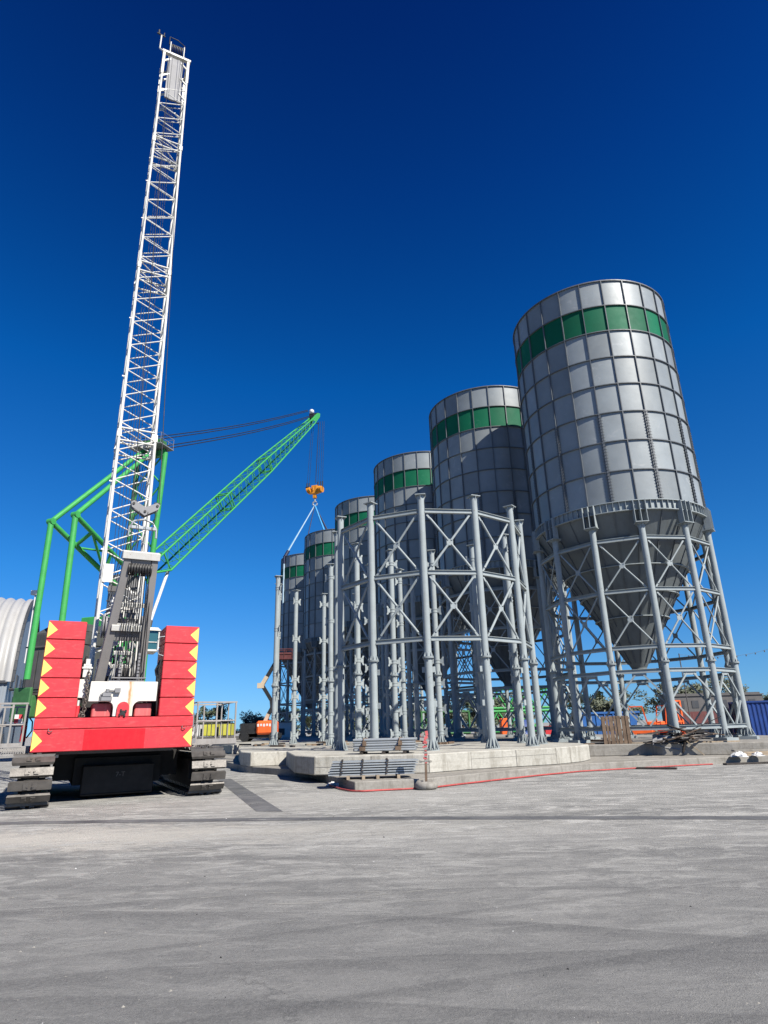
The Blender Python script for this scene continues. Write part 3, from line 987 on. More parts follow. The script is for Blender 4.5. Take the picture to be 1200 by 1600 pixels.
mb = MB(); base_mesh(mb, (0, 0), 0.0, 0); mb.build('base_plate', M['leg'], colm)
ct = tree_of(colm)
B0 = (A0[0] + RD.x * STEP, A0[1] + RD.y * STEP)
spots = [(A0, ZA, i) for i in range(6, 12)] + [(B0, 0.90, i) for i in (0, 2, 3, 4, 5, 6, 7, 8, 9, 10, 11)]
LBLA = {6: 'loose column half hidden behind the right end column of the braced ring',
        7: 'loose column seen behind the right-hand braced bay, in shadow',
        8: 'loose column with lugs seen between the two tallest braced columns',
        9: 'thick loose column with lugs seen in the second braced bay',
        10: 'loose column with forked lugs in the leftmost braced bay',
        11: 'loose column close behind the left end column of the braced ring'}
LBLB = {0: 'leftmost loose column of all, standing alone against the sky',
        2: 'smooth loose column just left of the braced ring, flange halfway',
        3: 'loose column hidden behind the second braced column',
        4: 'far loose column touching the thick one in the second braced bay',
        5: 'far loose column close left of the tallest braced column',
        6: 'thin far loose column behind the crossing braces of the second bay',
        7: 'thin loose column with collars just right of the second braced column',
        8: 'thin loose column hidden behind the leftmost braced bay',
        9: 'thin loose column with forked ears left of the smooth one',
        10: 'loose column with paired ears, second group from the left',
        11: 'loose column with lugs close behind the leftmost one'}
first = True
for (c, z, i) in spots:
    a = PHA + i * math.pi / 6
    o = colm if first else copy_tree(ct)
    first = False
    p = ringpt(a)
    o.location = (c[0] + p[0], c[1] + p[1], z)
    o.rotation_euler = (0, 0, a)
    o['label'] = (LBLA if c is A0 else LBLB)[i]

# ------------------------------------------------------------------ white crawler crane (local x to its right, y forward)
CQ = (-6.27, 20.81, 0)
CANG = R(27.73)
crane = thing('crawler_crane', 'white lattice boom crawler crane with red counterweights on its tail', 'crane', CQ, CANG)
GAP = 0.012


def slab(name, x0, x1, z0, z1, y1, tri, parent):
    o = MB().box(x0, 0, z0, x1, y1, z1).build(name, M['red'], parent, bevel=0.018)
    for sgn in tri:
        xo = x0 + 0.015 if sgn < 0 else x1 - 0.015
        xi = xo + (0.26 if sgn < 0 else -0.26)
        zz0, zz1, zm = z0 + 0.03, z1 - 0.025, (z0 + z1) / 2
        t = MB()
        p = [(xo, -0.004, zz0), (xi, -0.004, zm), (xo, -0.004, zz1)]
        if sgn > 0:
            p = p[::-1]
        t.plate(p, (0, 0.003, 0))
        t.build('warning_triangle', M['yellow'], o)
    return o


lw = slab('counterweight_base', -4.47, 0.0, 1.45, 2.06, 1.5, (-1, 1), crane)
t = MB().box(-3.12, -0.004, 1.47, -1.42, -0.001, 2.04).build('paint_patch', M['redpatch'], lw)
t = MB()
for x in (-4.02, -0.28):
    t.path([(x - 0.05, -0.03, 2.09), (x - 0.06, -0.06, 2.03), (x, -0.07, 2.0), (x + 0.05, -0.05, 2.03)], 0.014, 6)
t.build('lifting_hook', M['dgrey'], lw)
MB().box(-4.47, 0.004, 2.06 + GAP, 0.0, 1.5, 2.375).build('counterweight_plate', M['red'], crane, bevel=0.018)
for x0, x1, sg in ((-4.48, -3.42, -1), (-1.07, -0.005, 1)):
    for k in range(5):
        z0 = 2.375 + GAP + k * 0.567
        slab('counterweight_slab', x0, x1, z0, z0 + 0.567 - 0.018, 1.35, (sg,), crane)
# grab handle and hoses on the right stack
t = MB(); t.path([(-1.07, 0.06, 4.86), (-1.22, 0.05, 4.84), (-1.29, 0.05, 4.72), (-1.29, 0.05, 4.42), (-1.22, 0.05, 4.28), (-1.07, 0.06, 4.24)], 0.016, 6)
t.build('grab_handle', M['galv'], crane)
t = MB()
for k in range(5):
    t.path([(-1.12, 0.12 + k * 0.06, 4.12), (-1.17 - 0.015 * k, 0.1 + k * 0.05, 3.8 + 0.05 * math.sin(k * 2)), (-1.12 - 0.02 * k, 0.1, 3.5), (-1.16, 0.14 + k * 0.05, 3.1), (-1.1, 0.2, 2.42)], 0.028, 6)
t.path([(-1.16, 0.05, 3.95), (-1.30, 0.04, 3.8), (-1.26, 0.04, 3.62), (-1.17, 0.05, 3.6)], 0.012, 5)
t.build('hydraulic_hoses', M['black'], crane)
t = MB()
for k in range(6):
    t.path([(-3.3 - 0.02 * k, 0.35, 4.2 - 0.05 * k), (-3.36, 0.3 + 0.05 * k, 3.7), (-3.28 - 0.03 * k, 0.3, 3.2), (-3.36 + 0.02 * k, 0.3, 2.42)], 0.03, 6)
t.build('hydraulic_hoses', M['black'], crane)
# tail panel with two arched openings
t = MB()
pts = [(-3.10, 3.43), (-3.10, 2.83)]


def arch(x0, x1, zt, r_=0.16):
    o = [(x0, zt)] if False else []
    return o


prof = [(-3.10, 3.43), (-3.12, 2.84), (-2.60, 2.84)]
prof += [(-2.60 + 0.20 * math.sin(a), 2.64 + 0.20 * math.cos(a)) for a in [R(15 * i) for i in range(1, 7)]]
prof += [(-2.40, 2.40), (-1.84, 2.40), (-1.84, 2.64)]
prof += [(-1.64 - 0.20 * math.cos(a), 2.64 + 0.20 * math.sin(a)) for a in [R(15 * i) for i in range(1, 7)]]
prof += [(-1.17, 2.84), (-1.16, 3.43)]
t.plate([(x, 0.08, z) for x, z in prof], (0, 0.14, 0))
tp = t.build('tail_panel', M['tail'], crane, bevel=0.012)
t = MB()
lug = [(-2.30, 2.39), (-1.94, 2.39)] + [(-2.12 + 0.17 * math.cos(a), 2.66 + 0.17 * math.sin(a)) for a in [R(20 * i) for i in range(10)]]
t.plate([(x, 0.0, z) for x, z in lug], (0, 0.075, 0))
t.cur = 1
t.tube((-2.12, -0.03, 2.50), (-2.12, 0.02, 2.50), 0.075, 10)
for a in range(4):
    t.obox((-2.12 + 0.1 * math.cos(a * 1.57 + .6), -0.02, 2.5 + 0.09 * math.sin(a * 1.57 + .6)), 0.05, 0.05, 0.07)
t.build('tail_lug', [M['red'], M['black']], crane)
for x0, x1 in ((-2.98, -2.42), (-1.76, -1.26)):
    MB().box(x0, 0.30, 2.385, x1, 0.95, 2.80).build('ballast_box', M['pink'], crane, bevel=0.03)
MB().box(-3.25, 0.96, 2.38, -1.05, 1.3, 3.3).build('tail_bulkhead', M['black'], crane)
# small work lamp on the tail panel
t = MB()
t.obox((-2.62, 0.02, 3.04), 0.24, 0.10, 0.11); t.obox((-2.33, 0.0, 3.16), 0.16, 0.10, 0.13); t.path([(-2.80, 0.05, 2.84), (-2.80, 0.02, 3.02), (-2.62, 0.02, 3.16), (-2.40, 0.02, 3.15)], 0.025, 6)
t.obox((-2.62, 0.03, 2.92), 0.3, 0.08, 0.12); t.tube((-2.62, 0, 3.1), (-2.62, 0, 3.2), 0.05, 8)
t.build('work_lamp', M['mgrey'], crane)
# chain with its hook post at the left of the tail
t = MB()
t.box(-3.36, 0.15, 3.55, -3.14, 0.32, 3.95); t.box(-3.40, 0.12, 3.80, -3.10, 0.36, 3.86); t.obox((-3.25, 0.2, 4.0), 0.12, 0.12, 0.2)
t.box(-3.42, 0.2, 2.95, -3.20, 0.34, 3.5)
t.build('chain_post', M['white'], crane, bevel=0.01)
t = MB()
z = 3.72
k = 0
while z > 2.5:
    c = Vector((-3.2 + 0.01 * math.sin(k), 0.06, z))
    ax = Vector((1, 0, 0)) if k % 2 else Vector((0, 1, 0))
    t.path([c + ax * 0.045 * math.cos(a) + Vector((0, 0, 0.065 * math.sin(a))) for a in [2 * math.pi * i / 10 for i in range(11)]], 0.016, 5)
    z -= 0.085; k += 1
for i in range(6):
    c = Vector((-3.2 + random.uniform(-.1, .1), 0.05 + random.uniform(-.03, .05), 2.42 + random.uniform(0, .1)))
    t.path([c + Vector((0.05 * math.cos(a), 0.02 * math.sin(2 * a), 0.04 * math.sin(a))) for a in [2 * math.pi * q / 8 for q in range(9)]], 0.017, 5)
t.build('tail_chain', M['chain'], crane)
t = MB(); t.tube((-3.38, 0.12, 2.4), (-3.38, 0.12, 2.72), 0.06, 10); t.cur = 1; t.tube((-3.38, 0.12, 2.72), (-3.38, 0.12, 2.88), 0.035, 8)
t.build('extinguisher', [M['red'], M['white']], crane)

# undercarriage
def track(cx, name_parent, ya):
    RT, yb, wd = 0.66, 7.6, 1.06
    per = 2 * (yb - ya) + 2 * math.pi * RT
    n = 54
    tb = MB()
    for k in range(n):
        s_ = per * (k + 0.35) / n
        L1 = yb - ya
        if s_ < L1:
            p = Vector((0, ya + s_, 0.72 - RT)); nrm = Vector((0, 0, -1)); tg = Vector((0, 1, 0))
        elif s_ < L1 + math.pi * RT:
            a = (s_ - L1) / RT
            nrm = Vector((0, math.sin(a), -math.cos(a))); p = Vector((0, yb, 0.72)) + nrm * RT; tg = Vector((0, math.cos(a), math.sin(a)))
        elif s_ < 2 * L1 + math.pi * RT:
            p = Vector((0, yb - (s_ - L1 - math.pi * RT), 0.72 + RT)); nrm = Vector((0, 0, 1)); tg = Vector((0, -1, 0))
        else:
            a = (s_ - 2 * L1 - math.pi * RT) / RT
            nrm = Vector((0, -math.sin(a), math.cos(a))); p = Vector((0, ya, 0.72)) + nrm * RT; tg = Vector((0, -math.cos(a), -math.sin(a)))
        p = p + Vector((cx, 0, 0)); X = Vector((1, 0, 0))
        hw, hl = wd / 2, 0.132
        pr = [p + X * sx * (hw - (0.03 if abs(sy) > 0.9 else 0)) + tg * sy * hl + nrm * nz for nz, sy_ in ((-0.03, 1), (0.045, 0.82)) for sx, sy in ((-1, -sy_), (1, -sy_), (1, sy_), (-1, sy_))]
        tb.hexa(pr)
        for sx in (-0.11, 0.11):
            tb.obox(p + X * sx + nrm * 0.055, 0.12, 0.16, 0.05, X, tg, nrm)
            tb.tube(p + X * sx * 0.6 + nrm * 0.07, p + X * sx * 0.6 + nrm * 0.1, 0.03, 6)
        tb.obox(p - nrm * 0.07, 0.34, 0.26, 0.09, X, tg, nrm)
    o = tb.build('track', M['track'], name_parent)
    fr = MB(); fr.box(cx - 0.28, ya + 0.1, 0.22, cx + 0.28, yb - 0.1, 1.18); fr.box(cx - 0.36, ya + 0.6, 0.45, cx + 0.36, yb - 0.6, 1.05)
    fr.build('track_frame', M['trackframe'], o)
    for y in (ya, yb):
        sp = MB(); sp.tube((cx - 0.2, y, 0.72), (cx + 0.2, y, 0.72), 0.52, 20); sp.tube((cx - 0.34, y, 0.72), (cx + 0.34, y, 0.72), 0.26, 14)
        for q in range(12):
            a = q * math.pi / 6
            sp.obox((cx, y + 0.55 * math.cos(a), 0.72 + 0.55 * math.sin(a)), 0.2, 0.12, 0.1, (1, 0, 0), (0, math.cos(a), math.sin(a)), (0, -math.sin(a), math.cos(a)))
        sp.build('sprocket', M['trackframe'], o)


track(0.57, crane, 0.55)
track(-4.33, crane, 0.2)
t = MB(); t.box(-3.75, 2.2, 0.55, -0.02, 6.3, 1.35); t.box(-3.2, 1.9, 0.4, -0.6, 6.6, 1.2)
t.tube((-2.0, 4.3, 1.3), (-2.0, 4.3, 1.6), 1.2, 28)
t.build('carbody', M['trackframe'], crane)
t = MB(); t.box(-2.95, 1.55, 0.10, -0.84, 2.15, 0.98)
for zz in (0.13, 0.93):
    t.box(-2.95, 1.52, zz, -0.84, 1.549, zz + 0.03)
cb = t.build('carbody_ballast', M['trackframe'], crane, bevel=0.02)
fc = bpy.data.curves.new('ballast_lettering', 'FONT'); fc.body = '7-T'; fc.size = 0.2; fc.extrude = 0.003; fc.align_x = 'CENTER'
fo = bpy.data.objects.new('lettering_source', fc); COL.objects.link(fo)
bpy.context.view_layer.update()
me_ = bpy.data.meshes.new_from_object(fo.evaluated_get(bpy.context.evaluated_depsgraph_get()))
bpy.data.objects.remove(fo)
fo = bpy.data.objects.new('ballast_lettering', me_); COL.objects.link(fo); fo.parent = cb; fo.location = (-1.85, 1.545, 0.62); fo.rotation_euler = (R(90), 0, 0); me_.materials.clear(); me_.materials.append(M['dgrey'])
t = MB()
for k in range(3):
    t.box(-4.02 + 0.11 * k, 0.55, 1.28, -3.93 + 0.11 * k, 0.58, 1.36)
t.build('white_squares', M['tarp'], crane)  # three small white plates in a row
t = MB(); t.box(-3.9, 0.5, 1.36, -0.5, 7.2, 1.62)
t.box(-3.7, 1.5, 1.62, -0.75, 7.0, 2.75)
t.build('revolving_deck', M['dgrey'], crane)
t = MB(); t.box(-4.3, 1.6, 1.62, -3.72, 6.6, 3.2); t.box(-0.73, 1.6, 1.62, -0.1, 5.2, 3.0)
t.build('engine_house', M['white'], crane, bevel=0.04)
# winches between the side frames
for (y, z, r_) in ((2.3, 3.35, 0.42), (3.2, 3.95, 0.34), (3.0, 5.55, 0.3)):
    t = MB(); t.tube((-2.75, y, z), (-1.65, y, z), r_, 20)
    t.cur = 1
    for x in (-2.85, -2.75, -1.65, -1.55):
        t.tube((x, y, z), (x + 0.06, y, z), r_ + 0.12, 20)
    t.build('winch', [M['rope'], M['mgrey']], crane)
# machine clutter seen through the gantry: valve banks, pipes, brackets
t = MB()
rnd = random.Random(4)
for k in range(60):
    x = rnd.uniform(-2.7, -1.7); y = rnd.uniform(1.9, 3.4); z = rnd.uniform(3.2, 6.9)
    t.cur = rnd.choice((0, 0, 0, 1, 1, 2))
    if rnd.random() < 0.5:
        t.obox((x, y, z), rnd.uniform(.06, .3), rnd.uniform(.06, .2), rnd.uniform(.05, .22))
    else:
        t.tube((x, y, z), (x + rnd.uniform(-.3, .3), y + rnd.uniform(-.1, .1), z + rnd.uniform(-.35, .35)), rnd.uniform(.02, .05), 7)
for k in range(7):
    x = -2.62 + 0.14 * k
    t.cur = k % 3
    t.tube((x, 2.7, 3.3), (x + 0.05, 3.3, 6.6), 0.035, 6)
t.cur = 0
t.tube((-2.52, 2.6, 3.4), (-2.45, 3.0, 6.3), 0.11, 12); t.tube((-1.78, 2.6, 3.4), (-1.72, 2.9, 7.0), 0.03, 8); t.tube((-1.70, 2.5, 3.4), (-1.62, 2.5, 7.2), 0.025, 8)
t.build('winch_equipment', [M['white'], M['mgrey'], M['dgrey']], crane)

# gantry: two tapering grey legs leaning back to a white head
t = MB()


def gpt(u, z):
    return Vector((u, 1.35 - (z - 3.4) * 0.32, z))


def strip(u0, z0, u1, z1, wd, dp=0.34, bot=None):
    a, b_ = gpt(u0, z0), gpt(u1, z1)
    wb = wd if bot is None else bot
    n_ = Vector((0, -0.952, -0.305))
    X = Vector((1, 0, 0))
    t.hexa([a - X * wb / 2 + n_ * dp / 2, a + X * wb / 2 + n_ * dp / 2, a + X * wb / 2 - n_ * dp / 2, a - X * wb / 2 - n_ * dp / 2,
            b_ - X * wd / 2 + n_ * dp / 2, b_ + X * wd / 2 + n_ * dp / 2, b_ + X * wd / 2 - n_ * dp / 2, b_ - X * wd / 2 - n_ * dp / 2])


strip(-2.83, 3.3, -2.46, 7.35, 0.22, bot=0.30)
strip(-1.60, 3.3, -1.62, 7.35, 0.20, bot=0.28)
strip(-2.04, 7.0, -2.04, 7.35, 0.62, 0.30)
strip(-2.2, 4.80, -2.2, 5.10, 0.98, 0.26)
t.build('gantry', M['gantry'], crane, bevel=0.012)
t = MB()
strip(-2.06, 7.36, -2.06, 7.60, 1.16, 0.46)
gh = t.build('gantry_head', M['white'], crane, bevel=0.015)
t = MB(); strip(-2.22, 5.12, -2.22, 5.30, 0.92, 0.5)
t.build('gantry_crossbeam', M['white'], crane, bevel=0.01)
t = MB()
strip(-2.2, 4.36, -2.2, 4.46, 0.6, 0.2); strip(-2.55, 3.42, -2.4, 4.0, 0.1, 0.1); strip(-2.42, 4.0, -2.1, 4.4, 0.1, 0.1); strip(-1.95, 4.0, -2.05, 4.4, 0.1, 0.1); strip(-2.2, 3.94, -2.2, 4.04, 0.62, 0.12)
t.build('rope_guide_frame', M['white'], crane, bevel=0.01)
t = MB(); strip(-2.2, 5.85, -2.2, 5.97, 0.9, 0.2)
t.build('gantry_tie', M['white'], crane, bevel=0.01)
t = MB()
for k in range(9):
    x = -2.42 + k * 0.085
    t.tube((x, 0.12, 7.02), (x + 0.05, 0.12, 7.02), 0.22, 14)
t.build('gantry_sheave', M['black'], crane)
# suspension ropes, gantry head down to the winch and up to the yoke
t = MB()
for k in range(12):
    x = -2.40 + k * 0.067
    q = -2.5 + k * 0.078
    t.tube((x, 0.1 + 0.05 * (k % 2), 7.0), (q + 0.1, 0.75 + 0.06 * (k % 3), 3.45), 0.015, 6)
for k in range(4):
    t.tube((-2.36 + 0.16 * k, 0.2, 7.55), (-2.5 + 0.28 * k, 0.55, 9.2), 0.012, 6)
t.build('luffing_rope', M['rope'], crane)
t = MB()
t.tube((-2.45, 0.45, 3.42), (-2.45, 0.5, 4.4), 0.02, 6); t.tube((-1.55, 0.45, 3.42), (-1.55, 0.5, 4.4), 0.02, 6); t.tube((-2.5, 0.4, 3.56), (-1.5, 0.4, 3.56), 0.022, 6)
t.box(-2.6, 0.3, 3.435, -1.55, 0.7, 3.48)
for x in (-2.3, -1.75):
    for q in range(8):
        t.tube((x, 0.5, 3.5 + q * 0.11), (x, 0.5, 3.58 + q * 0.11), 0.045, 6)
t.build('rope_guard', M['mgrey'], crane)

# floating yoke
t = MB()
yo = [(-2.52, 9.50), (-2.42, 9.57), (-2.04, 9.36), (-1.66, 9.57), (-1.56, 9.50), (-1.60, 9.33), (-2.04, 9.05), (-2.48, 9.33)]
t.plate([(x, 0.55, z) for x, z in yo], (0, 0.05, 0)); t.plate([(x, 0.80, z) for x, z in yo], (0, 0.05, 0))
t.cur = 1
t.cur = 2
for x, z in ((-2.43, 9.45), (-1.65, 9.45), (-2.04, 9.2)):
    t.tube((x, 0.52, z), (x, 0.88, z), 0.045, 10)
for x in (-2.43, -1.65):
    t.obox((x, 0.7, 9.55), 0.2, 0.12, 0.12)
t.cur = 1
t.path([(-2.5, 0.68, 8.30), (-2.48, 0.68, 8.62), (-2.34, 0.68, 8.86), (-2.02, 0.68, 8.95), (-1.74, 0.68, 8.86), (-1.60, 0.68, 8.62), (-1.58, 0.68, 8.3)], 0.04, 8)
t.box(-2.46, 0.62, 8.58, -1.6, 0.74, 8.68)
t.build('pendant_yoke', [M['mgrey'], M['galv'], M['black']], crane)

# boom
EL = R(82.24)
BD = Vector((0, math.cos(EL), math.sin(EL)))
BN = Vector((0, math.sin(EL), -math.cos(EL)))     # towards the front face
BO = Vector((-2.2, 4.0, 3.0))
HW, DP = 0.745, 1.30


def bp(u, l, fr):
    return BO + Vector((u, 0, 0)) + BD * l + BN * (DP * fr)


t = MB()
LB = 40.6
for u in (-HW, HW):
    for fr in (0, 1):
        t.tube(bp(u, 0.6, fr), bp(u, LB, fr), 0.066, 10)
bay = 1.45
nb = 24
l0 = 1.85
for k in range(nb + 1):
    l = l0 + k * bay
    rr = 0.029
    for fr in (0, 1):
        o_ = 0.0 if fr == 0 else 0.18
        t.tube(bp(-HW, l + o_, fr), bp(HW, l + o_ + bay / 2, fr), rr, 7)
        if k < nb:
            t.tube(bp(HW, l + o_ + bay / 2, fr), bp(-HW, l + o_ + bay, fr), rr, 7)
    for u in (-HW, HW):
        t.tube(bp(u, l, 0), bp(u, l + bay / 2, 1), rr, 7)
        if k < nb:
            t.tube(bp(u, l + bay / 2, 1), bp(u, l + bay, 0), rr, 7)
for lj in (11.4, 21.6, 31.7):
    for dl in (-0.32, 0.32):
        for fr in (0, 1):
            t.tube(bp(-HW, lj + dl, fr), bp(HW, lj + dl, fr), 0.045, 8)
        for u in (-HW, HW):
            t.tube(bp(u, lj + dl, 0), bp(u, lj + dl, 1), 0.045, 8)
        t.tube(bp(-HW, lj + dl, 0), bp(HW, lj + dl, 1), 0.03, 6)
    for u in (-HW, HW):
        for fr in (0, 1):
            t.obox(bp(u, lj, fr), 0.17, 0.17, 0.36, (1, 0, 0), BN, BD)
for l in (2.0, 5.9, 9.0, 14.5, 18, 25, 28):
    t.obox(bp(-HW - 0.1, l, 0), 0.14, 0.03, 0.06, (1, 0, 0), BN, BD)
# solid foot and plated top
for u in (-HW, HW):
    t.plate([bp(u - 0.04, 0.0, 0.2), bp(u - 0.04, 0.0, 0.8), bp(u - 0.04, 1.2, 1.08), bp(u - 0.04, 1.2, -0.08)], (0.08, 0, 0))
t.plate([bp(-HW, 4.5, -0.09), bp(-HW + 0.36, 4.5, -0.09), bp(-HW + 0.36, 5.25, -0.09), bp(-HW, 5.25, -0.09)], BN * 0.03)
t.box(-2.9, 3.6, 2.8, -1.5, 5.3, 3.0)
for u in (-HW, HW):
    for fr in (0, 1):
        t.obox(bp(u, 39.4, fr), 0.15, 0.15, 2.4, (1, 0, 0), BN, BD)
for l in (36.4, 38.0, 39.6):
    for fr in (0, 1):
        for sg in (-1, 1):
            t.beam(bp(sg * HW, l, fr), bp(sg * 0.33, l + 0.45, fr), 0.09, 0.09)
t.beam(bp(-HW - 0.12, LB, 0), bp(HW + 0.14, LB, 0), 0.22, 0.16); t.beam(bp(-HW - 0.1, LB, 1), bp(HW + 0.12, LB, 1), 0.2, 0.16)
t.beam(bp(-HW, LB, 0), bp(-HW, LB, 1), 0.16, 0.16); t.beam(bp(HW, LB, 0), bp(HW, LB, 1), 0.16, 0.16)
boom = t.build('boom', M['white'], crane)
t = MB()
for x0, x1, off in ((-0.46, -0.24, 0.0), (-0.22, 0.10, 0.02), (0.12, 0.24, 0.0), (0.26, 0.46, 0.02)):
    t.hexa([bp(x0, 36.0, -0.02 + off), bp(x1, 36.0, -0.02 + off), bp(x1, 36.0, 0.06 + off), bp(x0, 36.0, 0.06 + off), bp(x0, 40.3, -0.02 + off), bp(x1, 40.3, -0.02 + off), bp(x1, 40.3, 0.06 + off), bp(x0, 40.3, 0.06 + off)])
t.build('head_panel', M['mgrey'], boom)
t = MB()
for u in (-0.42, 0.42):
    t.plate([bp(u - 0.02, 40.5, -0.1), bp(u - 0.02, 40.5, 0.9), bp(u - 0.02, 42.1, 0.75), bp(u - 0.02, 42.5, 0.3), bp(u - 0.02, 41.9, -0.05)], (0.05, 0, 0))
t.cur = 1
for k in range(7):
    t.tube(bp(-0.32 + k * 0.1, 41.7, 0.3), bp(-0.28 + k * 0.1, 41.7, 0.3), 0.42, 16)
t.path([bp(-0.5, 41.6, 0), bp(-0.5, 42.7, 0.1), bp(0, 42.95, 0.2), bp(0.46, 42.6, 0.2), bp(0.46, 41.7, 0.1)], 0.03, 6)
t.tube(bp(-0.5, 41.9, 0.1), bp(0.5, 42.0, 0.1), 0.05, 8)
t.build('head_sheave', [M['white'], M['black']], boom)
t = MB()
t.path([bp(-HW - 0.05, 40.6, 0), bp(-HW - 0.3, 40.75, 0), bp(-HW - 0.28, 42.2, 0)], 0.05, 7)
t.cur = 1
t.tube(bp(-HW - 0.55, 42.3, 0), bp(-HW - 0.05, 42.2, 0), 0.05, 7); t.tube(bp(-HW - 0.45, 42.3, 0), bp(-HW - 0.45, 42.7, 0), 0.06, 7); t.tube(bp(-HW - 0.15, 42.2, 0), bp(-HW - 0.12, 42.6, 0), 0.04, 7)
t.build('anemometer', [M['white'], M['black']], boom)
t = MB()
for sg in (-1, 1):
    t.tube((-2.02 + sg * 0.44, 0.68, 9.47), bp(sg * 0.40, 40.4, -0.05), 0.016, 6)
for k in range(6):
    t.tube(bp(-0.45 + 0.13 * k, 3.5, 0.3 + 0.05 * k), bp(-0.3 + 0.1 * k, 41.4, 0.25), 0.011, 5)
t.build('boom_rope', M['rope'], crane)
# operator's cab, raised in front on the right
t = MB()
cs = [(5.0, 5.0), (6.2, 5.05), (6.75, 5.35), (6.35, 5.74), (5.0, 5.77)]
t.plate([(-1.30, y, z) for y, z in cs], (0.70, 0, 0))
cabo = t.build('cab', M['glass'], crane, bevel=0.03)
t = MB(); t.hexa([(-1.36, 4.9, 5.75), (-0.54, 4.9, 5.75), (-0.54, 6.6, 5.72), (-1.36, 6.6, 5.72), (-1.3, 5.0, 5.88), (-0.66, 5.0, 5.88), (-0.66, 6.4, 5.84), (-1.3, 6.4, 5.84)])
t.box(-1.36, 4.9, 4.94, -0.62, 6.1, 5.01)
for x in (-1.32, -0.6):
    t.beam((x, 4.98, 5.0), (x, 4.98, 5.75), 0.06, 0.06)
t.beam((-1.32, 4.98, 5.3), (-0.6, 4.98, 5.3), 0.03, 0.03)
t.build('cab_frame', M['white'], cabo)


def rail_cage(x0, x1, y0, y1, z0, z1, bars):
    t = MB()
    rr = 0.024
    for y in (y0, y1):
        t.box(x0 - 0.04, y - 0.03, z1 - 0.05, x1 + 0.04, y + 0.03, z1)
        t.tube((x0, y, (z0 + z1) / 2), (x1, y, (z0 + z1) / 2), rr, 7)
        for k in range(bars + 1):
            x = x0 + (x1 - x0) * k / bars
            t.box(x - 0.024, y - 0.024, z0, x + 0.024, y + 0.024, z1 - 0.05)
    for x in (x0, x1):
        t.tube((x, y0, z1 - 0.02), (x, y1, z1 - 0.02), rr, 7); t.tube((x, y0, (z0 + z1) / 2), (x, y1, (z0 + z1) / 2), rr, 7)
        t.tube((x, (y0 + y1) / 2, z0), (x, (y0 + y1) / 2, z1), rr, 7)
    return t


t = rail_cage(0.42, 1.74, 1.5, 3.6, 1.6, 2.88, 2)
cw = t.build('catwalk_railing', M['rail'], crane)
t = MB(); t.box(0.02, 1.46, 1.44, 1.80, 3.7, 1.60); t.box(0.3, 1.42, 1.48, 1.78, 1.455, 1.66)
for k in range(3):
    t.beam((0.2 + 0.25 * k, 1.3, 1.35), (0.5 + 0.25 * k, 1.44, 1.52), 0.03, 0.05)
t.build('catwalk_floor', M['rail'], cw)
t = MB(); t.tube((0.12, 0.9, 1.9), (0.12, 0.9, 2.5), 0.09, 10); t.path([(0.1, 0.7, 2.0), (0.28, 0.6, 2.2), (0.24, 0.6, 1.9), (0.14, 0.7, 1.7)], 0.02, 6); t.obox((0.16, 0.8, 1.62), 0.2, 0.2, 0.16)
t.build('side_equipment', M['mgrey'], crane)
t = rail_cage(-5.75, -4.72, 0.5, 3.2, 1.6, 2.84, 3)
cw = t.build('catwalk_railing', M['rail'], crane)
t = MB(); t.box(-5.8, 0.46, 1.44, -4.5, 3.3, 1.60); t.box(-5.8, 0.42, 1.62, -4.7, 0.455, 1.72)
t.build('catwalk_floor', M['rail'], cw)
t = MB()
for k in range(9):
    t.beam((-5.2 + 0.06 * k, 0.3, 1.42), (-5.1 + 0.06 * k, 0.3, 1.60), 0.012, 0.02)
    t.beam((-5.2 + 0.06 * k, 0.3, 1.60), (-5.1 + 0.06 * k, 0.3, 1.42), 0.012, 0.02)
for a in ((-5.25, 1.40, -4.6, 1.40), (-5.25, 1.62, -4.6, 1.62), (-5.25, 1.4, -5.25, 1.62), (-4.6, 1.4, -4.6, 1.62)):
    t.beam((a[0], 0.3, a[1]), (a[2], 0.3, a[3]), 0.025, 0.03)
t.build('access_step', M['rail'], cw)
t = MB(); t.box(-5.02, 1.0, 2.28, -4.80, 1.03, 2.52)
sg_ = t.build('warning_board', M['tarp'], cw)
t = MB()
for k in range(2):
    for q in range(2):
        t.box(-5.02 + 0.11 * ((k + q) % 2), 0.994, 2.28 + 0.12 * k, -4.91 + 0.11 * ((k + q) % 2), 0.998, 2.40 + 0.12 * k)
        break
t.build('warning_square', M['red'], sg_)
t = MB(); t.tube((-4.72, 0.95, 1.75), (-4.72, 0.95, 2.2), 0.08, 10); t.cur = 1; t.tube((-4.72, 0.95, 2.2), (-4.72, 0.95, 2.32), 0.04, 8); t.path([(-4.6, 0.6, 2.4), (-4.52, 0.5, 2.3), (-4.5, 0.5, 2.05), (-4.62, 0.6, 1.85)], 0.02, 6)
t.build('extinguisher', [M['red'], M['black']], crane)

# ------------------------------------------------------------------ green harbour crane
GO = Vector((-25.5, 60.0, 0))
gc = thing('harbour_crane', 'green harbour crane with a long lattice jib reaching over the far silo', 'crane', GO)
HD = Vector((0.308, 0.951, 0)); WD = Vector((0.951, -0.308, 0))


def gbuild(mb, name, mat, parent=None, bevel=0.0):
    p = parent or gc
    off = GO
    mb.v = [(x - off.x, y - off.y, z) for x, y, z in mb.v]
    return mb.build(name, mat, p, bevel=bevel)


P0 = Vector((-23.0, 61.6, 18.2)); P0 = P0 - (Vector((-11.55, 98, 53.6)) - P0).normalized() * 3.0; T0 = Vector((-11.55, 98, 53.6))
D = (T0 - P0); LJ = D.length; D.normalize()
NJ = WD.cross(D)
if NJ.z < 0: NJ = -NJ


def dims(l):
    if l < 31: return 1.75, 2.0
    q = (l - 31) / (LJ - 31)
    return 1.75 - 0.95 * q, 2.0 - 1.2 * q


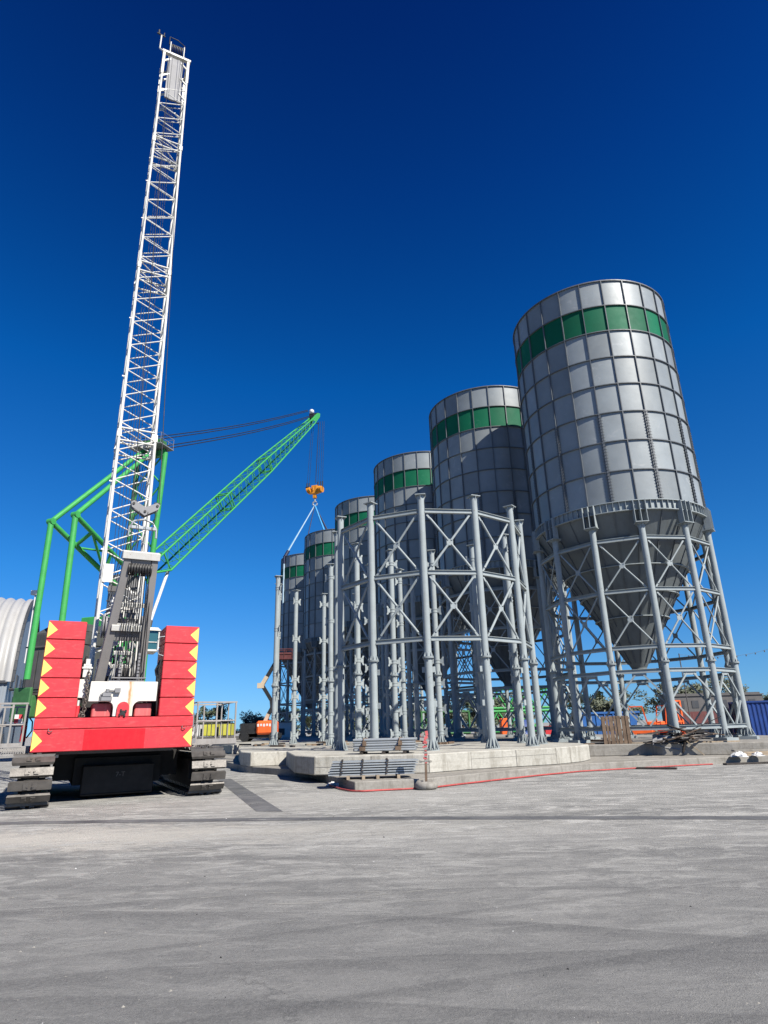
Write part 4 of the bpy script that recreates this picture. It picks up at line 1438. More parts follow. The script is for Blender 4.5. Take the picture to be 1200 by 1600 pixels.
def jp(l, su, sn):
    w_, h_ = dims(l)
    n_ = sn * h_ / 2
    if sn < 0 and l < 3.0:
        n_ = 0.4 + (n_ - 0.4) * max(l, 0) / 3.0
    return P0 + D * l + WD * su * w_ / 2 + NJ * (n_ + 0.2)


t = MB()
stations = [0, 2.6] + [2.6 + (31 - 2.6) * k / 13 for k in range(1, 14)] + [31 + (LJ - 1.5 - 31) * k / 11 for k in range(1, 12)]
for su in (-1, 1):
    for sn in (-1, 1):
        for a, b_ in zip([0, 3.0, 31], [3.0, 31, LJ - 1.5]):
            t.tube(jp(a, su, sn), jp(b_, su, sn), 0.105, 8)
for k in range(1, len(stations) - 1):
    a, b_ = stations[k], stations[k + 1]
    mid = (a + b_) / 2
    for sn in (-1, 1):
        t.tube(jp(a, -1, sn), jp(mid, 1, sn), 0.036, 6); t.tube(jp(mid, 1, sn), jp(b_, -1, sn), 0.036, 6)
    for su in (-1, 1):
        t.tube(jp(a, su, -1), jp(mid, su, 1), 0.04, 6); t.tube(jp(mid, su, 1), jp(b_, su, -1), 0.04, 6)
for l in (3.0, 18, 18.6, 31, 31.5):
    for sn in (-1, 1):
        t.tube(jp(l, -1, sn), jp(l, 1, sn), 0.08, 7)
    for su in (-1, 1):
        t.tube(jp(l, su, -1), jp(l, su, 1), 0.08, 7)
jib = gbuild(t, 'jib', M['green'])
t = MB()
for su in (-1, 1):
    t.plate([jp(LJ - 3.2, su, 1.1), jp(LJ - 1.6, su, -1.0), jp(LJ + 0.9, su, -0.6), jp(LJ + 1.5, su, 0.6), jp(LJ + 0.4, su, 1.7), jp(LJ - 1.5, su, 1.7)], WD * 0.06)
t.cur = 1
for k in range(5):
    c = jp(LJ + 0.6, -0.8 + 0.4 * k, 0.3)
    t.tube(c, c + WD * 0.09, 0.55, 14)
    c = jp(LJ - 1.5, -0.8 + 0.4 * k, 1.9)
    t.tube(c, c + WD * 0.09, 0.4, 12)
t.path([jp(LJ - 1.0, 0.3, -0.5), jp(LJ - 0.6, 0.3, -2.2), jp(LJ + 0.3, 0.3, -3.0)], 0.09, 6)
gbuild(t, 'jib_head', [M['green'], M['black']], None)
t = MB(); c = jp(LJ - 0.6, -0.6, 2.6); b_ = c
t.ring([(0.02, 0.42), (0.24, 0.36), (0.38, 0.2), (0.42, 0), (0.38, -0.22), (0.22, -0.38), (0.02, -0.42)], 16, closed=False, smooth=True)
t.v = [(x + c.x, y + c.y, z + c.z + 0.25) for x, y, z in t.v]
t.tube(c - Vector((0, 0, 0.9)), c, 0.12, 8)
gbuild(t, 'jib_lamp', M['tarp'])
# tower legs, top platform
t = MB()
MR0, MR1 = Vector((-23.05, 60, 30.0)), Vector((-23.75, 60.8, 16.0))
ML0, ML1 = Vector((-26.25, 60.8, 29.8)), Vector((-26.5, 61.5, 16.0))
t.tube(MR0, MR1, 0.27, 12); t.tube(ML0, ML1, 0.27, 12)
for k in range(4):
    q, q2 = k / 4, (k + 1) / 4
    a, b_ = MR0.lerp(MR1, q), ML0.lerp(ML1, q2)
    t.tube(a, b_, 0.09, 7); t.tube(ML0.lerp(ML1, q), MR0.lerp(MR1, q2), 0.09, 7)
t.beam(ML0, MR0, 0.5, 0.7)
t.tube((-24.9, 60.8, 30), (-24.9, 61.4, 16), 0.16, 8)
gbuild(t, 'tower_frame', M['green'])
t = MB()
tc_ = Vector((-24.6, 60.0, 30.45))
t.obox(tc_, 4.0, 2.2, 0.1, WD, HD)
for a in range(7):
    p = tc_ + WD * (-1.95 + 0.65 * a)
    for sg in (-1.05, 1.05):
        t.tube(p + HD * sg, p + HD * sg + Vector((0, 0, 1.2)), 0.025, 5)
for sg in (-1.05, 1.05):
    for zz in (0.6, 1.2):
        t.tube(tc_ + WD * -1.95 + HD * sg + Vector((0, 0, zz)), tc_ + WD * 1.95 + HD * sg + Vector((0, 0, zz)), 0.025, 5)
for sg in (-1.95, 1.95):
    for zz in (0.6, 1.2):
        t.tube(tc_ + WD * sg - HD * 1.05 + Vector((0, 0, zz)), tc_ + WD * sg + HD * 1.05 + Vector((0, 0, zz)), 0.025, 5)
gbuild(t, 'tower_platform', M['mgrey'])
t = MB()
for k in range(6):
    c = tc_ + WD * (-1.2 + 0.45 * k) + Vector((0, 0, 0.55))
    t.tube(c, c + WD * 0.1, 0.5, 14)
t.obox(tc_ + Vector((0, 0, 0.4)), 3.2, 0.8, 0.6, WD, HD)
gbuild(t, 'tower_sheave', M['greendk'])
t = MB()
E1, E2 = Vector((-28.98, 51, 19.5)), Vector((-26.62, 50.4, 19.85))
B1, B2 = Vector((-28.95, 51, 6.2)), Vector((-26.4, 50.4, 6.4))
S1, S2 = Vector((-26.0, 59.5, 15.3)), Vector((-25.7, 58.6, 17.6))
U1, U2 = Vector((-25.4, 60, 30.3)), Vector((-24.2, 59.5, 30.0))
for a, b_, r_ in ((E1, U1, 0.22), (E2, U2, 0.22), (E1, B1, 0.25), (E2, B2, 0.25), (E1, S1, 0.23), (E2, S2, 0.23)):
    t.tube(a, b_, r_, 12)
for e in (E1, E2):
    t.tube(e - WD * 0.28, e + WD * 0.28, 0.29, 12)
for q in (0.33, 0.75):
    t.tube(E1.lerp(S1, q), E2.lerp(S2, q), 0.17, 8)
t.tube(E2.lerp(S2, 0.33), E1.lerp(S1, 0.75), 0.13, 7); t.tube(E1.lerp(S1, 0.36), E2.lerp(S2, 0.75), 0.1, 7)
gbuild(t, 'back_stay_frame', M['green'])
t = MB()
for u, dz, nj in ((-1.3, 1.5, 2.1), (-1.3, 1.15, 1.9), (1.3, 0.1, 1.1), (1.3, -0.25, 0.9)):
    a = tc_ + WD * u + Vector((0, 0, dz))
    b_ = T0 - D * 1.6 + WD * u * 0.35 + NJ * nj
    t.path([a.lerp(b_, q / 8) - Vector((0, 0, 0.5 * math.sin(math.pi * q / 8))) for q in range(9)], 0.06, 6)
for k in range(8):
    a = tc_ + WD * (-1.2 + 0.3 * k)
    t.tube(a, Vector((-26.6 + 0.22 * k, 58.5, 12)), 0.035, 5)
gbuild(t, 'luffing_rope', M['rope'])
t = MB(); t.tube(jp(3.0, 0.6, -1.0), Vector((-22.9, 60.0, 12.2)), 0.16, 10); t.cur = 1; t.tube((-22.9, 60.0, 12.2), (-23.3, 59.8, 8.5), 0.22, 10)
gbuild(t, 'luffing_ram', [M['tarp'], M['dgrey']])
# tower base, machinery house, chassis
t = MB(); t.obox((-26.3, 61.6, 11), 2.2, 2.4, 12, WD, HD)
for k in range(9):
    t.obox((-26.3, 61.6, 6 + 1.2 * k), 2.35, 2.55, 0.12, WD, HD)
gbuild(t, 'tower_base', M['mgrey'])
hc = Vector((-30.2, 52.6, 0))


def hbox(mb, u0, u1, d0, d1, z0, z1):
    c = hc + WD * (u0 + u1) / 2 + HD * (d0 + d1) / 2
    mb.obox((c.x, c.y, (z0 + z1) / 2), u1 - u0, d1 - d0, z1 - z0, WD, HD)


t = MB(); hbox(t, 0, 5.2, 0, 7, 5.2, 8.9); hbox(t, 0.3, 5.2, 0.1, 7, 8.95, 10.0)
a0_ = [hc + WD * 0.3 + HD * 0.1, hc + WD * 5.2 + HD * 0.1, hc + WD * 5.2 + HD * 7, hc + WD * 0.3 + HD * 7]
t.hexa([p + Vector((0, 0, 10.0)) for p in a0_] + [hc + WD * 0.9 + HD * 0.9 + Vector((0, 0, 10.7)), hc + WD * 5.0 + HD * 0.9 + Vector((0, 0, 10.7)), hc + WD * 5.0 + HD * 6.4 + Vector((0, 0, 10.7)), hc + WD * 0.9 + HD * 6.4 + Vector((0, 0, 10.7))])
mh = gbuild(t, 'machinery_house', M['louvre'], bevel=0.05)
t = MB()
for u in (0.4, 1.35, 2.4):
    hbox(t, u, u + 0.8, -0.05, -0.02, 5.5, 8.6)
hbox(t, -0.1, 5.3, -0.12, -0.06, 8.86, 8.98); hbox(t, -0.1, 5.3, -0.3, 0.0, 5.0, 5.18)
gbuild(t, 'house_panel', M['dgrey'])
t = MB(); hbox(t, 1.9, 5.5, 3.4, 8.4, 5.2, 11.8)
gbuild(t, 'winch_house', M['green'], bevel=0.06)
t = MB(); hbox(t, 3.6, 4.9, 3.32, 3.38, 9.2, 10.3)
gbuild(t, 'house_vent', M['mgrey'])
t = MB(); hbox(t, -0.2, 1.9, -0.6, 3, 3.3, 5.0); hbox(t, 0.2, 2.0, -0.9, -0.6, 3.0, 5.6); hbox(t, -0.2, 5.5, 0.5, 8, 3.6, 4.9)
gbuild(t, 'tail_ballast', M['greendk'], bevel=0.08)
t = MB(); t.obox((-25.5, 61, 2.0), 5.0, 14, 1.6, WD, HD)
for k in range(6):
    for sg in (-2.2, 2.2):
        c = Vector((-25.5, 61, 0.8)) + HD * (-5.5 + 2.2 * k) + WD * sg
        t.tube(c - WD * 0.35, c + WD * 0.35, 0.8, 18)
t.tube((-25.5, 61, 2.8), (-25.5, 61, 3.7), 1.8, 24)
gbuild(t, 'chassis', M['dgrey'])
t = MB(); t.tube((-32.1, 55.8, 8), (-32.1, 55.8, 14.2), 0.06, 6); t.obox((-32.1, 55.8, 14.3), 0.7, 0.4, 0.4)
tag(t.build('flood_lamp', M['tarp']), 'white flood lamp on a thin mast between the hangar and the green post', 'lamp')
# hoist ropes
t = MB()
hk = Vector((-11.72, 99, 40.0))
for k, (u, dy) in enumerate(((-1.5, .3), (-1.1, -.3), (0.1, 0), (0.55, .2), (1.05, -.2), (1.4, .2))):
    t.tube(Vector((-11.2, 98.5, 53.2)) + WD * u * 0.8, hk + WD * u + Vector((0, 0, 1.7)), 0.032 if k != 2 else 0.06, 5)
gbuild(t, 'hoist_rope', M['rope'])

# hook block and slings
hb = thing('hook_block', 'orange hook block hanging from the green jib above the far silo', 'hook block', hk)
t = MB()
t.obox((0, 0, 0.5), 1.1, 0.7, 1.5, WD, HD); t.obox((0, 0, 0.2), 2.2, 0.6, 0.7, WD, HD)
for sg in (-1, 1):
    for dz in (-0.25, 0.25):
        t.tube(WD * sg * 0.75 + HD * dz + Vector((0, 0, .55)), WD * sg * 1.35 + HD * dz + Vector((0, 0, .45)), 0.48, 14)
t.obox((0, 0, -0.75), 0.6, 0.5, 0.6, WD, HD)
t.obox((0.2, -0.4, 0.7), 0.25, 0.1, 0.9, WD, HD); t.obox((-0.3, -0.4, 0.6), 0.2, 0.1, 0.7, WD, HD)
t.cur = 1
for u in (-1.5, -1.1, 0.55, 1.05, 1.4):
    t.tube(WD * u + Vector((0, 0, 0.9)), WD * u + Vector((0, 0, 1.9)), 0.12, 7)
t.obox((-1.25, 0, 0.95), 0.7, 0.4, 0.25, WD, HD); t.obox((1.0, 0, 0.95), 0.8, 0.4, 0.25, WD, HD)
t.build('block_body', [M['hook'], M['black']], hb, bevel=0.04)
t = MB()
t.tube((0, 0, -1.0), (0, 0, -1.6), 0.14, 8)
t.path([(0, 0, -1.6), (-0.32, 0, -1.85), (-0.36, 0, -2.15), (0, 0, -2.45), (0.36, 0, -2.2), (0.38, 0, -1.95)], 0.13, 8)
t.path([(0, 0, -1.6), (0.3, 0, -1.75)], 0.12, 8)
t.build('hook', M['galv'], hb)
s6 = Vector((-12.036, 99.089, 28.0))
hp = hk + Vector((0, 0, -2.3))
for ang, mat, rad, lab in ((217, 'slingpale', 0.115, 'pale blue sling running down left from the hook to the far silo rim'),
                           (262, 'navy', 0.09, 'dark sling hanging steeply just left of the bright blue one'),
                           (318, 'sling', 0.17, 'broad bright blue sling below the hook block'),
                           (352, 'navy', 0.10, 'dark sling immediately right of the bright blue one'),
                           (20, 'navy', 0.09, 'outermost dark sling right of the hook'),
                           (190, 'sling', 0.06, 'thin blue tag rope left of the pale sling')):
    a = R(ang)
    e = s6 + Vector((5.0 * math.cos(a), 5.0 * math.sin(a), 0.08))
    t = MB()
    t.tube(hp, e, rad * 0.8, 8, rad)
    if ang == 217:
        t.cur = 1
        o_ = Vector((math.cos(a), math.sin(a), 0)) * 0.16
        t.tube(e + (hp - e) * 0.10, e, 0.28, 8); t.tube(e + o_, e + o_ - Vector((0, 0, 1.2)), 0.2, 8)
        t.cur = 0
        t.tube(e + o_ - Vector((0, 0, 1.2)), e + o_ - Vector((0, 0, 8.0)), 0.13, 8)
    tag(t.build('lifting_sling', [M[mat], M['navy']]), lab, 'sling', 'slings on the far silo')

# ------------------------------------------------------------------ arched hangar
hut = thing('arched_hangar', 'white ribbed arched hangar with a grey end wall at the left edge', 'hangar', (-41.8, 70, 0))
GD = Vector((-0.439, 0.898, 0)); AXD = Vector((-0.898, -0.439, 0))
HWD, EZ, RISE = 18.9, 7.6, 11.7


def arcp(q, ax, out=0.0):
    """q 0..1 over the arch from the near eave to the far one"""
    a = math.pi * q
    return GD * (HWD - (HWD + out) * math.cos(a)) + Vector((0, 0, EZ + (RISE + out) * math.sin(a) ** 0.9 if math.sin(a) > 0 else EZ)) + AXD * ax


t = MB()
NA, SUB, NRIB = 40, 6, 26
row = []
for j in range(NRIB * SUB + 1):
    ax = -0.6 + j * 1.15 / SUB
    o_ = 0.46 * abs(math.sin(math.pi * j / SUB))
    row.append(t.add([arcp(i / NA, ax, o_) for i in range(NA + 1)]))
for j in range(len(row) - 1):
    for i in range(NA):
        t.face((row[j] + i, row[j] + i + 1, row[j + 1] + i + 1, row[j + 1] + i), smooth=(j % SUB not in ()))
t.build('roof', M['hutroof'], hut)
t = MB()
poly = [GD * 0.1 + Vector((0, 0, 0))] + [arcp(i / 40, 0) for i in range(41)] + [GD * (2 * HWD - 0.1)]
t.plate(poly, AXD * 0.2)
t.plate([Vector((0, 0, 0)), AXD * 29, AXD * 29 + Vector((0, 0, EZ)), Vector((0, 0, EZ))], GD * 0.2)
for k in range(40):
    p = AXD * (0.4 + k * 0.7) - GD * 0.02
    t.obox(p + Vector((0, 0, EZ / 2)), 0.2, 0.06, EZ, AXD, GD)
wl = t.build('end_wall', M['hutwall'], hut)
t = MB()
for i in range(40):
    p, q_ = arcp(i / 40, -0.5, 0.1), arcp((i + 1) / 40, -0.5, 0.1)
    t.beam(p, q_, 0.3, 0.5)
t.beam(AXD * 0 - GD * 0.2 + Vector((0, 0, EZ)), AXD * 29 - GD * 0.2 + Vector((0, 0, EZ)), 0.35, 0.25)
t.build('roof_trim', M['hutdark'], hut)
for k in range(3):
    t = MB()
    c = GD * (4.5 + k * 7) - AXD * 0.05 + Vector((0, 0, 8.2))
    t.obox(c, 0.12, 2.6, 1.9, AXD, GD)
    t.obox(c + Vector((0, 0, -1.15)) - AXD * 0.1, 0.5, 3.0, 0.15, AXD, GD)
    t.build('window', M['hutdark'], wl)
t = MB(); t.obox(GD * 0.6 - AXD * 0.4 + Vector((0, 0, 3.2)), 0.1, 0.8, 0.5, AXD, GD); t.obox(GD * 4 - AXD * 0.06 + Vector((0, 0, 1.1)), 0.12, 1.0, 2.2, AXD, GD)
t.build('door', M['hutdark'], wl)

# ------------------------------------------------------------------ orange boom lift
bl = thing('boom_lift', 'orange articulated boom lift with its arm raised beside the leftmost columns', 'boom lift', (-11.92, 62.0, 0.88))
bl.scale = (0.81, 0.81, 0.81)
t = MB(); t.obox((-0.4, 0.3, 0.6), 4.6, 2.2, 0.5); t.obox((-1.6, 0.2, 1.25), 2.0, 2.0, 1.5)
for x in (-2.0, 1.3):
    for y in (-0.9, 1.4):
        t.tube((x, y - 0.25, 0.5), (x, y + 0.25, 0.5), 0.5, 16)
t.build('chassis', M['black'], bl)
t = MB(); t.box(-0.7, -1.2, 0.75, 1.6, 0.9, 2.25)
ow = t.build('counterweight', M['orange'], bl, bevel=0.22)
t = MB()
for k in range(5):
    t.box(-0.55 + 0.34 * k, -1.215, 1.62 + (0.05 if k % 2 else 0), -0.33 + 0.34 * k, -1.204, 1.92)
t.build('white_lettering', M['tarp'], ow)
t = MB(); t.beam((-0.1, 0, 1.7), (0.5, 0, 3.0), 0.4, 0.4)
t.build('boom_base', M['beige'], bl)
t = MB(); t.beam((0.4, 0, 2.8), (0.95, 0, 3.8), 0.38, 0.42); t.beam((0.95, 0, 3.6), (0.85, 0, 4.5), 0.45, 0.5); t.beam((0.9, 0.1, 4.3), (-0.4, 0.1, 6.3), 0.34, 0.4)
t.build('lower_boom', M['black'], bl)
t = MB(); t.beam((-0.5, 0.1, 6.2), (0.15, 0.1, 7.3), 0.4, 0.45); t.obox((-0.55, 0.1, 6.25), 0.8, 0.5, 0.6)
t.build('boom_knuckle', M['beige'], bl)
t = MB(); t.beam((0.05, 0.1, 7.1), (1.1, 0.1, 8.9), 0.34, 0.4); t.beam((1.1, 0.1, 8.8), (1.9, 0.1, 9.6), 0.28, 0.28)
t.build('upper_boom', M['black'], bl)
t = MB()
bx, bz = 1.3, 9.2
t.box(bx, -0.7, bz, bx + 1.9, 0.7, bz + 0.15)
for x in (bx, bx + 0.95, bx + 1.9):
    for y in (-0.7, 0.7):
        t.tube((x, y, bz), (x, y, bz + 1.2), 0.04, 6)
for zz in (bz + 0.6, bz + 1.2):
    for y in (-0.7, 0.7):
        t.tube((bx, y, zz), (bx + 1.9, y, zz), 0.04, 6)
    for x in (bx, bx + 1.9):
        t.tube((x, -0.7, zz), (x, 0.7, zz), 0.04, 6)
t.box(bx + 0.05, -0.66, bz + 0.15, bx + 1.85, -0.62, bz + 0.8)
t.build('work_basket', M['brown'], bl)

# ------------------------------------------------------------------ steel bundles
tb_ = thing('tube_bundle', 'strapped bundle of grey steel tubes on the pale foundation', 'tube bundle', (-0.20, 25.55, 0.92), R(-8))
proto = None
rnd = random.Random(2)
t = MB()
for k in range(10):
    a, a2 = 2 * math.pi * k / 10, 2 * math.pi * (k + 1) / 10
t.ring([(0.046, -1.17), (0.046, 1.17), (0.037, 1.17), (0.037, -1.17)], 12, smooth=False)
t.v = [(z, y, x) for x, y, z in t.v]
for r_ in range(5):
    for c_ in range(8):
        if proto is None:
            o = t.build('tube', M['galv'], tb_)
            proto = o
        else:
            o = proto.copy(); COL.objects.link(o); o.parent = tb_
        o.location = (rnd.uniform(-.05, .05), -0.42 + c_ * 0.112 + (0.02 if r_ % 2 else 0), 0.145 + r_ * 0.09)
for x in (-0.75, 0.62):
    t = MB(); t.path([(x, -0.50, 0.10), (x + .02, -0.50, 0.36), (x - .01, -0.49, 0.555), (x, 0.0, 0.565), (x, 0.47, 0.555), (x, 0.47, 0.1)], 0.022, 6)
    t.obox((x + 0.03, -0.53, 0.38), 0.14, 0.08, 0.16); t.obox((x - 0.05, -0.53, 0.2), 0.22, 0.06, 0.14)
    t.build('strap', M['wood'], tb_)
for x in (-0.85, 0.0, 0.8):
    tag(MB().rbox((-0.20 + x * math.cos(R(-8)), 25.55 + x * math.sin(R(-8)), 0.92 + 0.047), 0.12, 1.1, 0.09, R(-8)).build('timber_bearer', M['wooddk']),
        'dark timber bearer under the tube bundle', 'timber', 'bearers under the tube bundle')
bb = thing('steel_bar_bundle', 'stack of light grey steel angle bars in front of the foundation', 'bar bundle', (-0.68, 22.45, 0.28), R(3))
proto = None
for r_ in range(6):
    for c_ in range(4):
        if proto is None:
            t = MB(); t.box(-1.42, -0.08, 0, 1.42, 0.08, 0.012); t.box(-1.42, -0.08, 0.012, 1.42, -0.068, 0.04)
            proto = t.build('angle_bar', M['galv'], bb); o = proto
        else:
            o = proto.copy(); COL.objects.link(o); o.parent = bb
        o.location = (rnd.uniform(-.03, .03) + 0.03 * r_, -0.3 + c_ * 0.2, 0.13 + r_ * 0.078)
for x in (-0.98, -0.30, 0.52):
    t = MB()
    for r_ in range(6):
        t.box(x - 0.03 + 0.03 * (r_ % 2), -0.42, 0.172 + r_ * 0.078, x + 0.03 + 0.03 * (r_ % 2), 0.38, 0.205 + r_ * 0.078)
    t.beam((x - 0.05, -0.40, 0.10), (x + 0.06, -0.40, 0.58), 0.03, 0.02)
    t.build('batten', M['wooddk'], bb)
for x in (-0.75, -0.25, 0.22, 0.9):
    tag(MB().rbox((-0.68 + x, 22.45 + 0.05 * x, 0.28 + 0.062), 0.10, 1.0, 0.12, R(3)).build('timber_bearer', M['woodpale']),
        'pale timber bearer under the steel bar stack', 'timber', 'bearers under the bar stack')

# ------------------------------------------------------------------ barrier post, hose, small litter
bpz = thing('barrier_post', 'wooden barrier post wrapped in red and white tape, in a round grey base', 'barrier post', (1.10, 21.28, 0))
t = MB()
t.ring([(0.02, 0.0), (0.30, 0.0), (0.36, 0.07), (0.36, 0.17), (0.30, 0.235), (0.2, 0.24), (0.17, 0.2), (0.02, 0.2)], 28, closed=False, smooth=True)
t.build('round_base', M['concdk'], bpz)
t = MB(); t.beam((0, 0, 0.2), (0.03, 0, 1.62), 0.075, 0.075)
t.build('post', M['wood'], bpz)
t = MB()
for k in range(14):
    z = 0.78 + k * 0.06
    t.cur = k % 2
    t.obox((0.015 + 0.012 * math.sin(k * 2.1), -0.01 * (k % 2), z), 0.08 + 0.03 * ((k * 7) % 3), 0.09, 0.03 + 0.02 * ((k * 5) % 3), Vector((1, 0, 0.5 * math.sin(k * 1.9))).normalized())
for k in range(9):
    t.cur = k % 2
    t.obox((0.0 + 0.09 * math.sin(k * 1.7), -0.03 + 0.03 * math.cos(k), 1.38 + 0.035 * k), 0.14, 0.05, 0.09, (math.cos(k), 0, math.sin(k)), (0, 1, 0), (-math.sin(k), 0, math.cos(k)))
t.build('barrier_tape', [M['pink'], M['rail']], bpz)
t = MB()
for sg in (-1, 1):
    t.path([(0.03 * sg, -0.04, 0.82), (0.12 * sg, -0.05, 0.82), (0.19 * sg, -0.05, 0.84), (0.19 * sg, -0.05, 0.80), (0.12 * sg, -0.05, 0.79)], 0.011, 5)
t.build('chain_hook', M['dgrey'], bpz)
pts = [(-2.2, 23.55), (-1.95, 22.7), (-1.62, 21.7), (-1.28, 21.1), (-0.9, 20.88), (-0.2, 21.02), (0.6, 21.25), (1.35, 21.48), (2.3, 22.35), (3.5, 23.45), (5.4, 25.0), (7.5, 26.48), (9.4, 27.2), (11.3, 27.75), (12.6, 28.2), (13.9, 28.55)]
t = MB()
sm = []
for i in range(len(pts) - 1):
    for q in range(5):
        f_ = q / 5
        p_1, p_2 = pts[i], pts[i + 1]
        sm.append((p_1[0] + (p_2[0] - p_1[0]) * f_, p_1[1] + (p_2[1] - p_1[1]) * f_ - 0.03 * math.sin(i * 2.2 + f_ * 3), 0.035))
t.path(sm, 0.028, 7)
tag(t.build('hose', M['hose']), 'red hose lying on the ground along the concrete footing', 'hose')


def crumple(name, c, sx, sy, sz, mat, seed, label, cat, group=None):
    rr = random.Random(seed)
    t = MB()
    n, m_ = 12, 7
    b = len(t.v)
    for j in range(m_ + 1):
        for i in range(n):
            a = 2 * math.pi * i / n; e = math.pi / 2 * j / m_
            k_ = rr.uniform(0.65, 1.15)
            t.v.append((c[0] + sx * math.cos(a) * math.cos(e) * k_, c[1] + sy * math.sin(a) * math.cos(e) * k_, c[2] + sz * math.sin(e) * rr.uniform(0.6, 1.1)))
    for j in range(m_):
        for i in range(n):
            t.face((b + j * n + i, b + j * n + (i + 1) % n, b + (j + 1) * n + (i + 1) % n, b + (j + 1) * n + i))
    return tag(t.build(name, mat), label, cat, group)


crumple('plastic_bag', (-2.05, 23.4, 0), 0.22, 0.14, 0.14, M['bagwhite'], 1, 'crumpled white plastic bag at the left end of the red hose', 'bag')
crumple('plastic_bag', (-1.78, 23.15, 0), 0.14, 0.12, 0.16, M['bagwhite'], 2, 'small white plastic scrap just right of the larger bag', 'bag')
crumple('tarpaulin', (15.0, 28.75, 0.28), 0.36, 0.26, 0.22, M['tarp'], 3, 'bunched white tarpaulin at the left end of the boards', 'tarpaulin')
crumple('tarpaulin', (15.9, 28.95, 0.28), 0.28, 0.2, 0.17, M['bagwhite'], 4, 'second white tarpaulin bundle, right of the first by the boards', 'tarpaulin')

# ------------------------------------------------------------------ pallet and timber
pal = thing('pallet', 'brown wooden pallet standing on edge against a silo leg', 'pallet', (11.12, 32.42, 0.80), R(-8))
pal.scale = (0.82, 1, 0.86)
t = MB()
xx = -0.80
for k in range(7):
    wv = (0.2, 0.14, 0.23, 0.13, 0.22, 0.2, 0.18)[k]
    t.obox((xx + wv / 2, -0.10 + rnd.uniform(-.006, .006), 0.76 + rnd.uniform(-.015, .015)), wv, 0.022, 1.5)
    xx += wv + 0.045
t.build('deck_board', M['wood'], pal)
t = MB()
for z in (0.12, 0.75, 1.38):
    t.box(-0.8, -0.085, z - 0.05, 0.82, 0.02, z + 0.05)
t.build('stringer', M['wood'], pal)
t = MB()
for k in range(4):
    t.box(-0.8 + 0.45 * k, 0.022, 0, -0.62 + 0.45 * k, 0.042, 1.5)
t.build('bottom_board', M['wooddk'], pal)
rr = random.Random(11)
WDL = ['dark weathered timber plank thrown on the heap between the silo legs']
for k in range(34):
    L = rr.uniform(0.7, 2.3)
    c = (13.9 + rr.gauss(0, 0.62), 31.35 + rr.gauss(0, 0.26), ZS + 0.05 + 0.034 * (k % 18) * rr.uniform(0.5, 1.5))
    a = rr.gauss(0.1, 0.6); tl = rr.gauss(0, 0.2)
    d = Vector((math.cos(a) * math.cos(tl), math.sin(a) * math.cos(tl), math.sin(tl)))
    s_ = Vector((-math.sin(a), math.cos(a), 0))
    mb = MB().obox((0, 0, 0), L, rr.uniform(.09, .2), rr.uniform(.025, .05), d, s_, d.cross(s_))
    o = mb.build('plank', M[rr.choice(['wooddk', 'wooddk', 'wood', 'wooddk'])], loc=c)
    tag(o, WDL[0], 'plank', 'planks heaped between the silo legs')
for k, (x, y, L, a, mat, lab) in enumerate(((15.2, 31.2, 2.4, 0.02, 'woodpale', 'long pale plank lying right of the dark timber heap'), (15.6, 31.0, 1.4, 0.15, 'woodpale', 'short pale plank beside the right end of the timber heap'),
                                            (12.5, 32.1, 1.9, -0.3, 'woodpale', 'pale plank lying just right of the upright pallet'), (10.3, 32.9, 1.5, 0.2, 'wood', 'brown plank lying left of the upright pallet'))):
    tag(MB().rbox((0, 0, 0.03), L, 0.16, 0.05, a).build('plank', M[mat], loc=(x, y, ZS)), lab, 'plank')
o = MB().obox((12.95, 31.18, 0.88), 1.15, 0.02, 0.62, Vector((0.93, -0.3, -0.2)).normalized(), Vector((0.25, 0.8, -0.55)).normalized(), Vector((0.25, 0.45, 0.85)).normalized()).build('board_sheet', M['mgrey'])
tag(o, 'grey sheet of board tipping over the foundation edge by the timber heap', 'board')
o = MB().beam((13.55, 30.95, 0.28), (13.62, 30.72, 0.86), 0.10, 0.06).build('prop', M['wooddk']); tag(o, 'short dark timber prop against the foundation face', 'timber')
o = MB().beam((14.35, 30.55, 0.28), (13.72, 30.72, 0.9), 0.08, 0.04).build('prop', M['woodpale']); tag(o, 'pale slanting lath against the foundation face', 'timber')
for k, (x, y, z, L, a, mat, lab) in enumerate(((17.2, 29.55, 0.28, 4.2, 0.10, 'woodpale', 'lower pale board stacked on the footing at the right edge'), (17.4, 29.7, 0.36, 3.8, 0.13, 'woodpale', 'upper pale board stacked on the footing at the right edge'), (17.0, 29.9, 0.44, 3.4, 0.05, 'concdk', 'grey board topmost on the stack at the right edge'),
                                               (16.2, 28.45, 0.0, 4.4, 0.12, 'wooddk', 'dark board on the ground in front of the white tarpaulins'), (10.65, 26.95, 0.0, 1.5, -0.55, 'wooddk', 'loose dark plank lying alone on the ground by the hose'))):
    tag(MB().rbox((0, 0, 0.035), L, 0.26, 0.07, a).build('plank', M[mat], loc=(x, y, z)), lab, 'plank')
# bits of timber and steel left about the foundations
rr = random.Random(5)
for k in range(30):
    q = rr.random()
    if q < 0.5:
        p = rp(B0, rr.uniform(-6.3, 4), rr.uniform(-5, 5)); z = 0.90
    elif q < 0.75:
        p = rp(A0, rr.uniform(-3, 4), rr.uniform(-3.5, 5)); z = 0.92
    else:
        p = rp(S0, rr.uniform(-4, 5), rr.uniform(-5.5, 3)); z = ZS
    L = rr.uniform(0.4, 1.8)
    mb = MB().rbox((0, 0, 0.05), L, rr.uniform(.08, .2), 0.1, rr.uniform(-1.2, 1.2))
    tag(mb.build('timber_offcut', M[rr.choice(['wood', 'woodpale', 'wooddk', 'wood'])], loc=(p[0], p[1], z)), 'timber offcut left lying between the columns', 'timber', 'timber offcuts on the foundations')

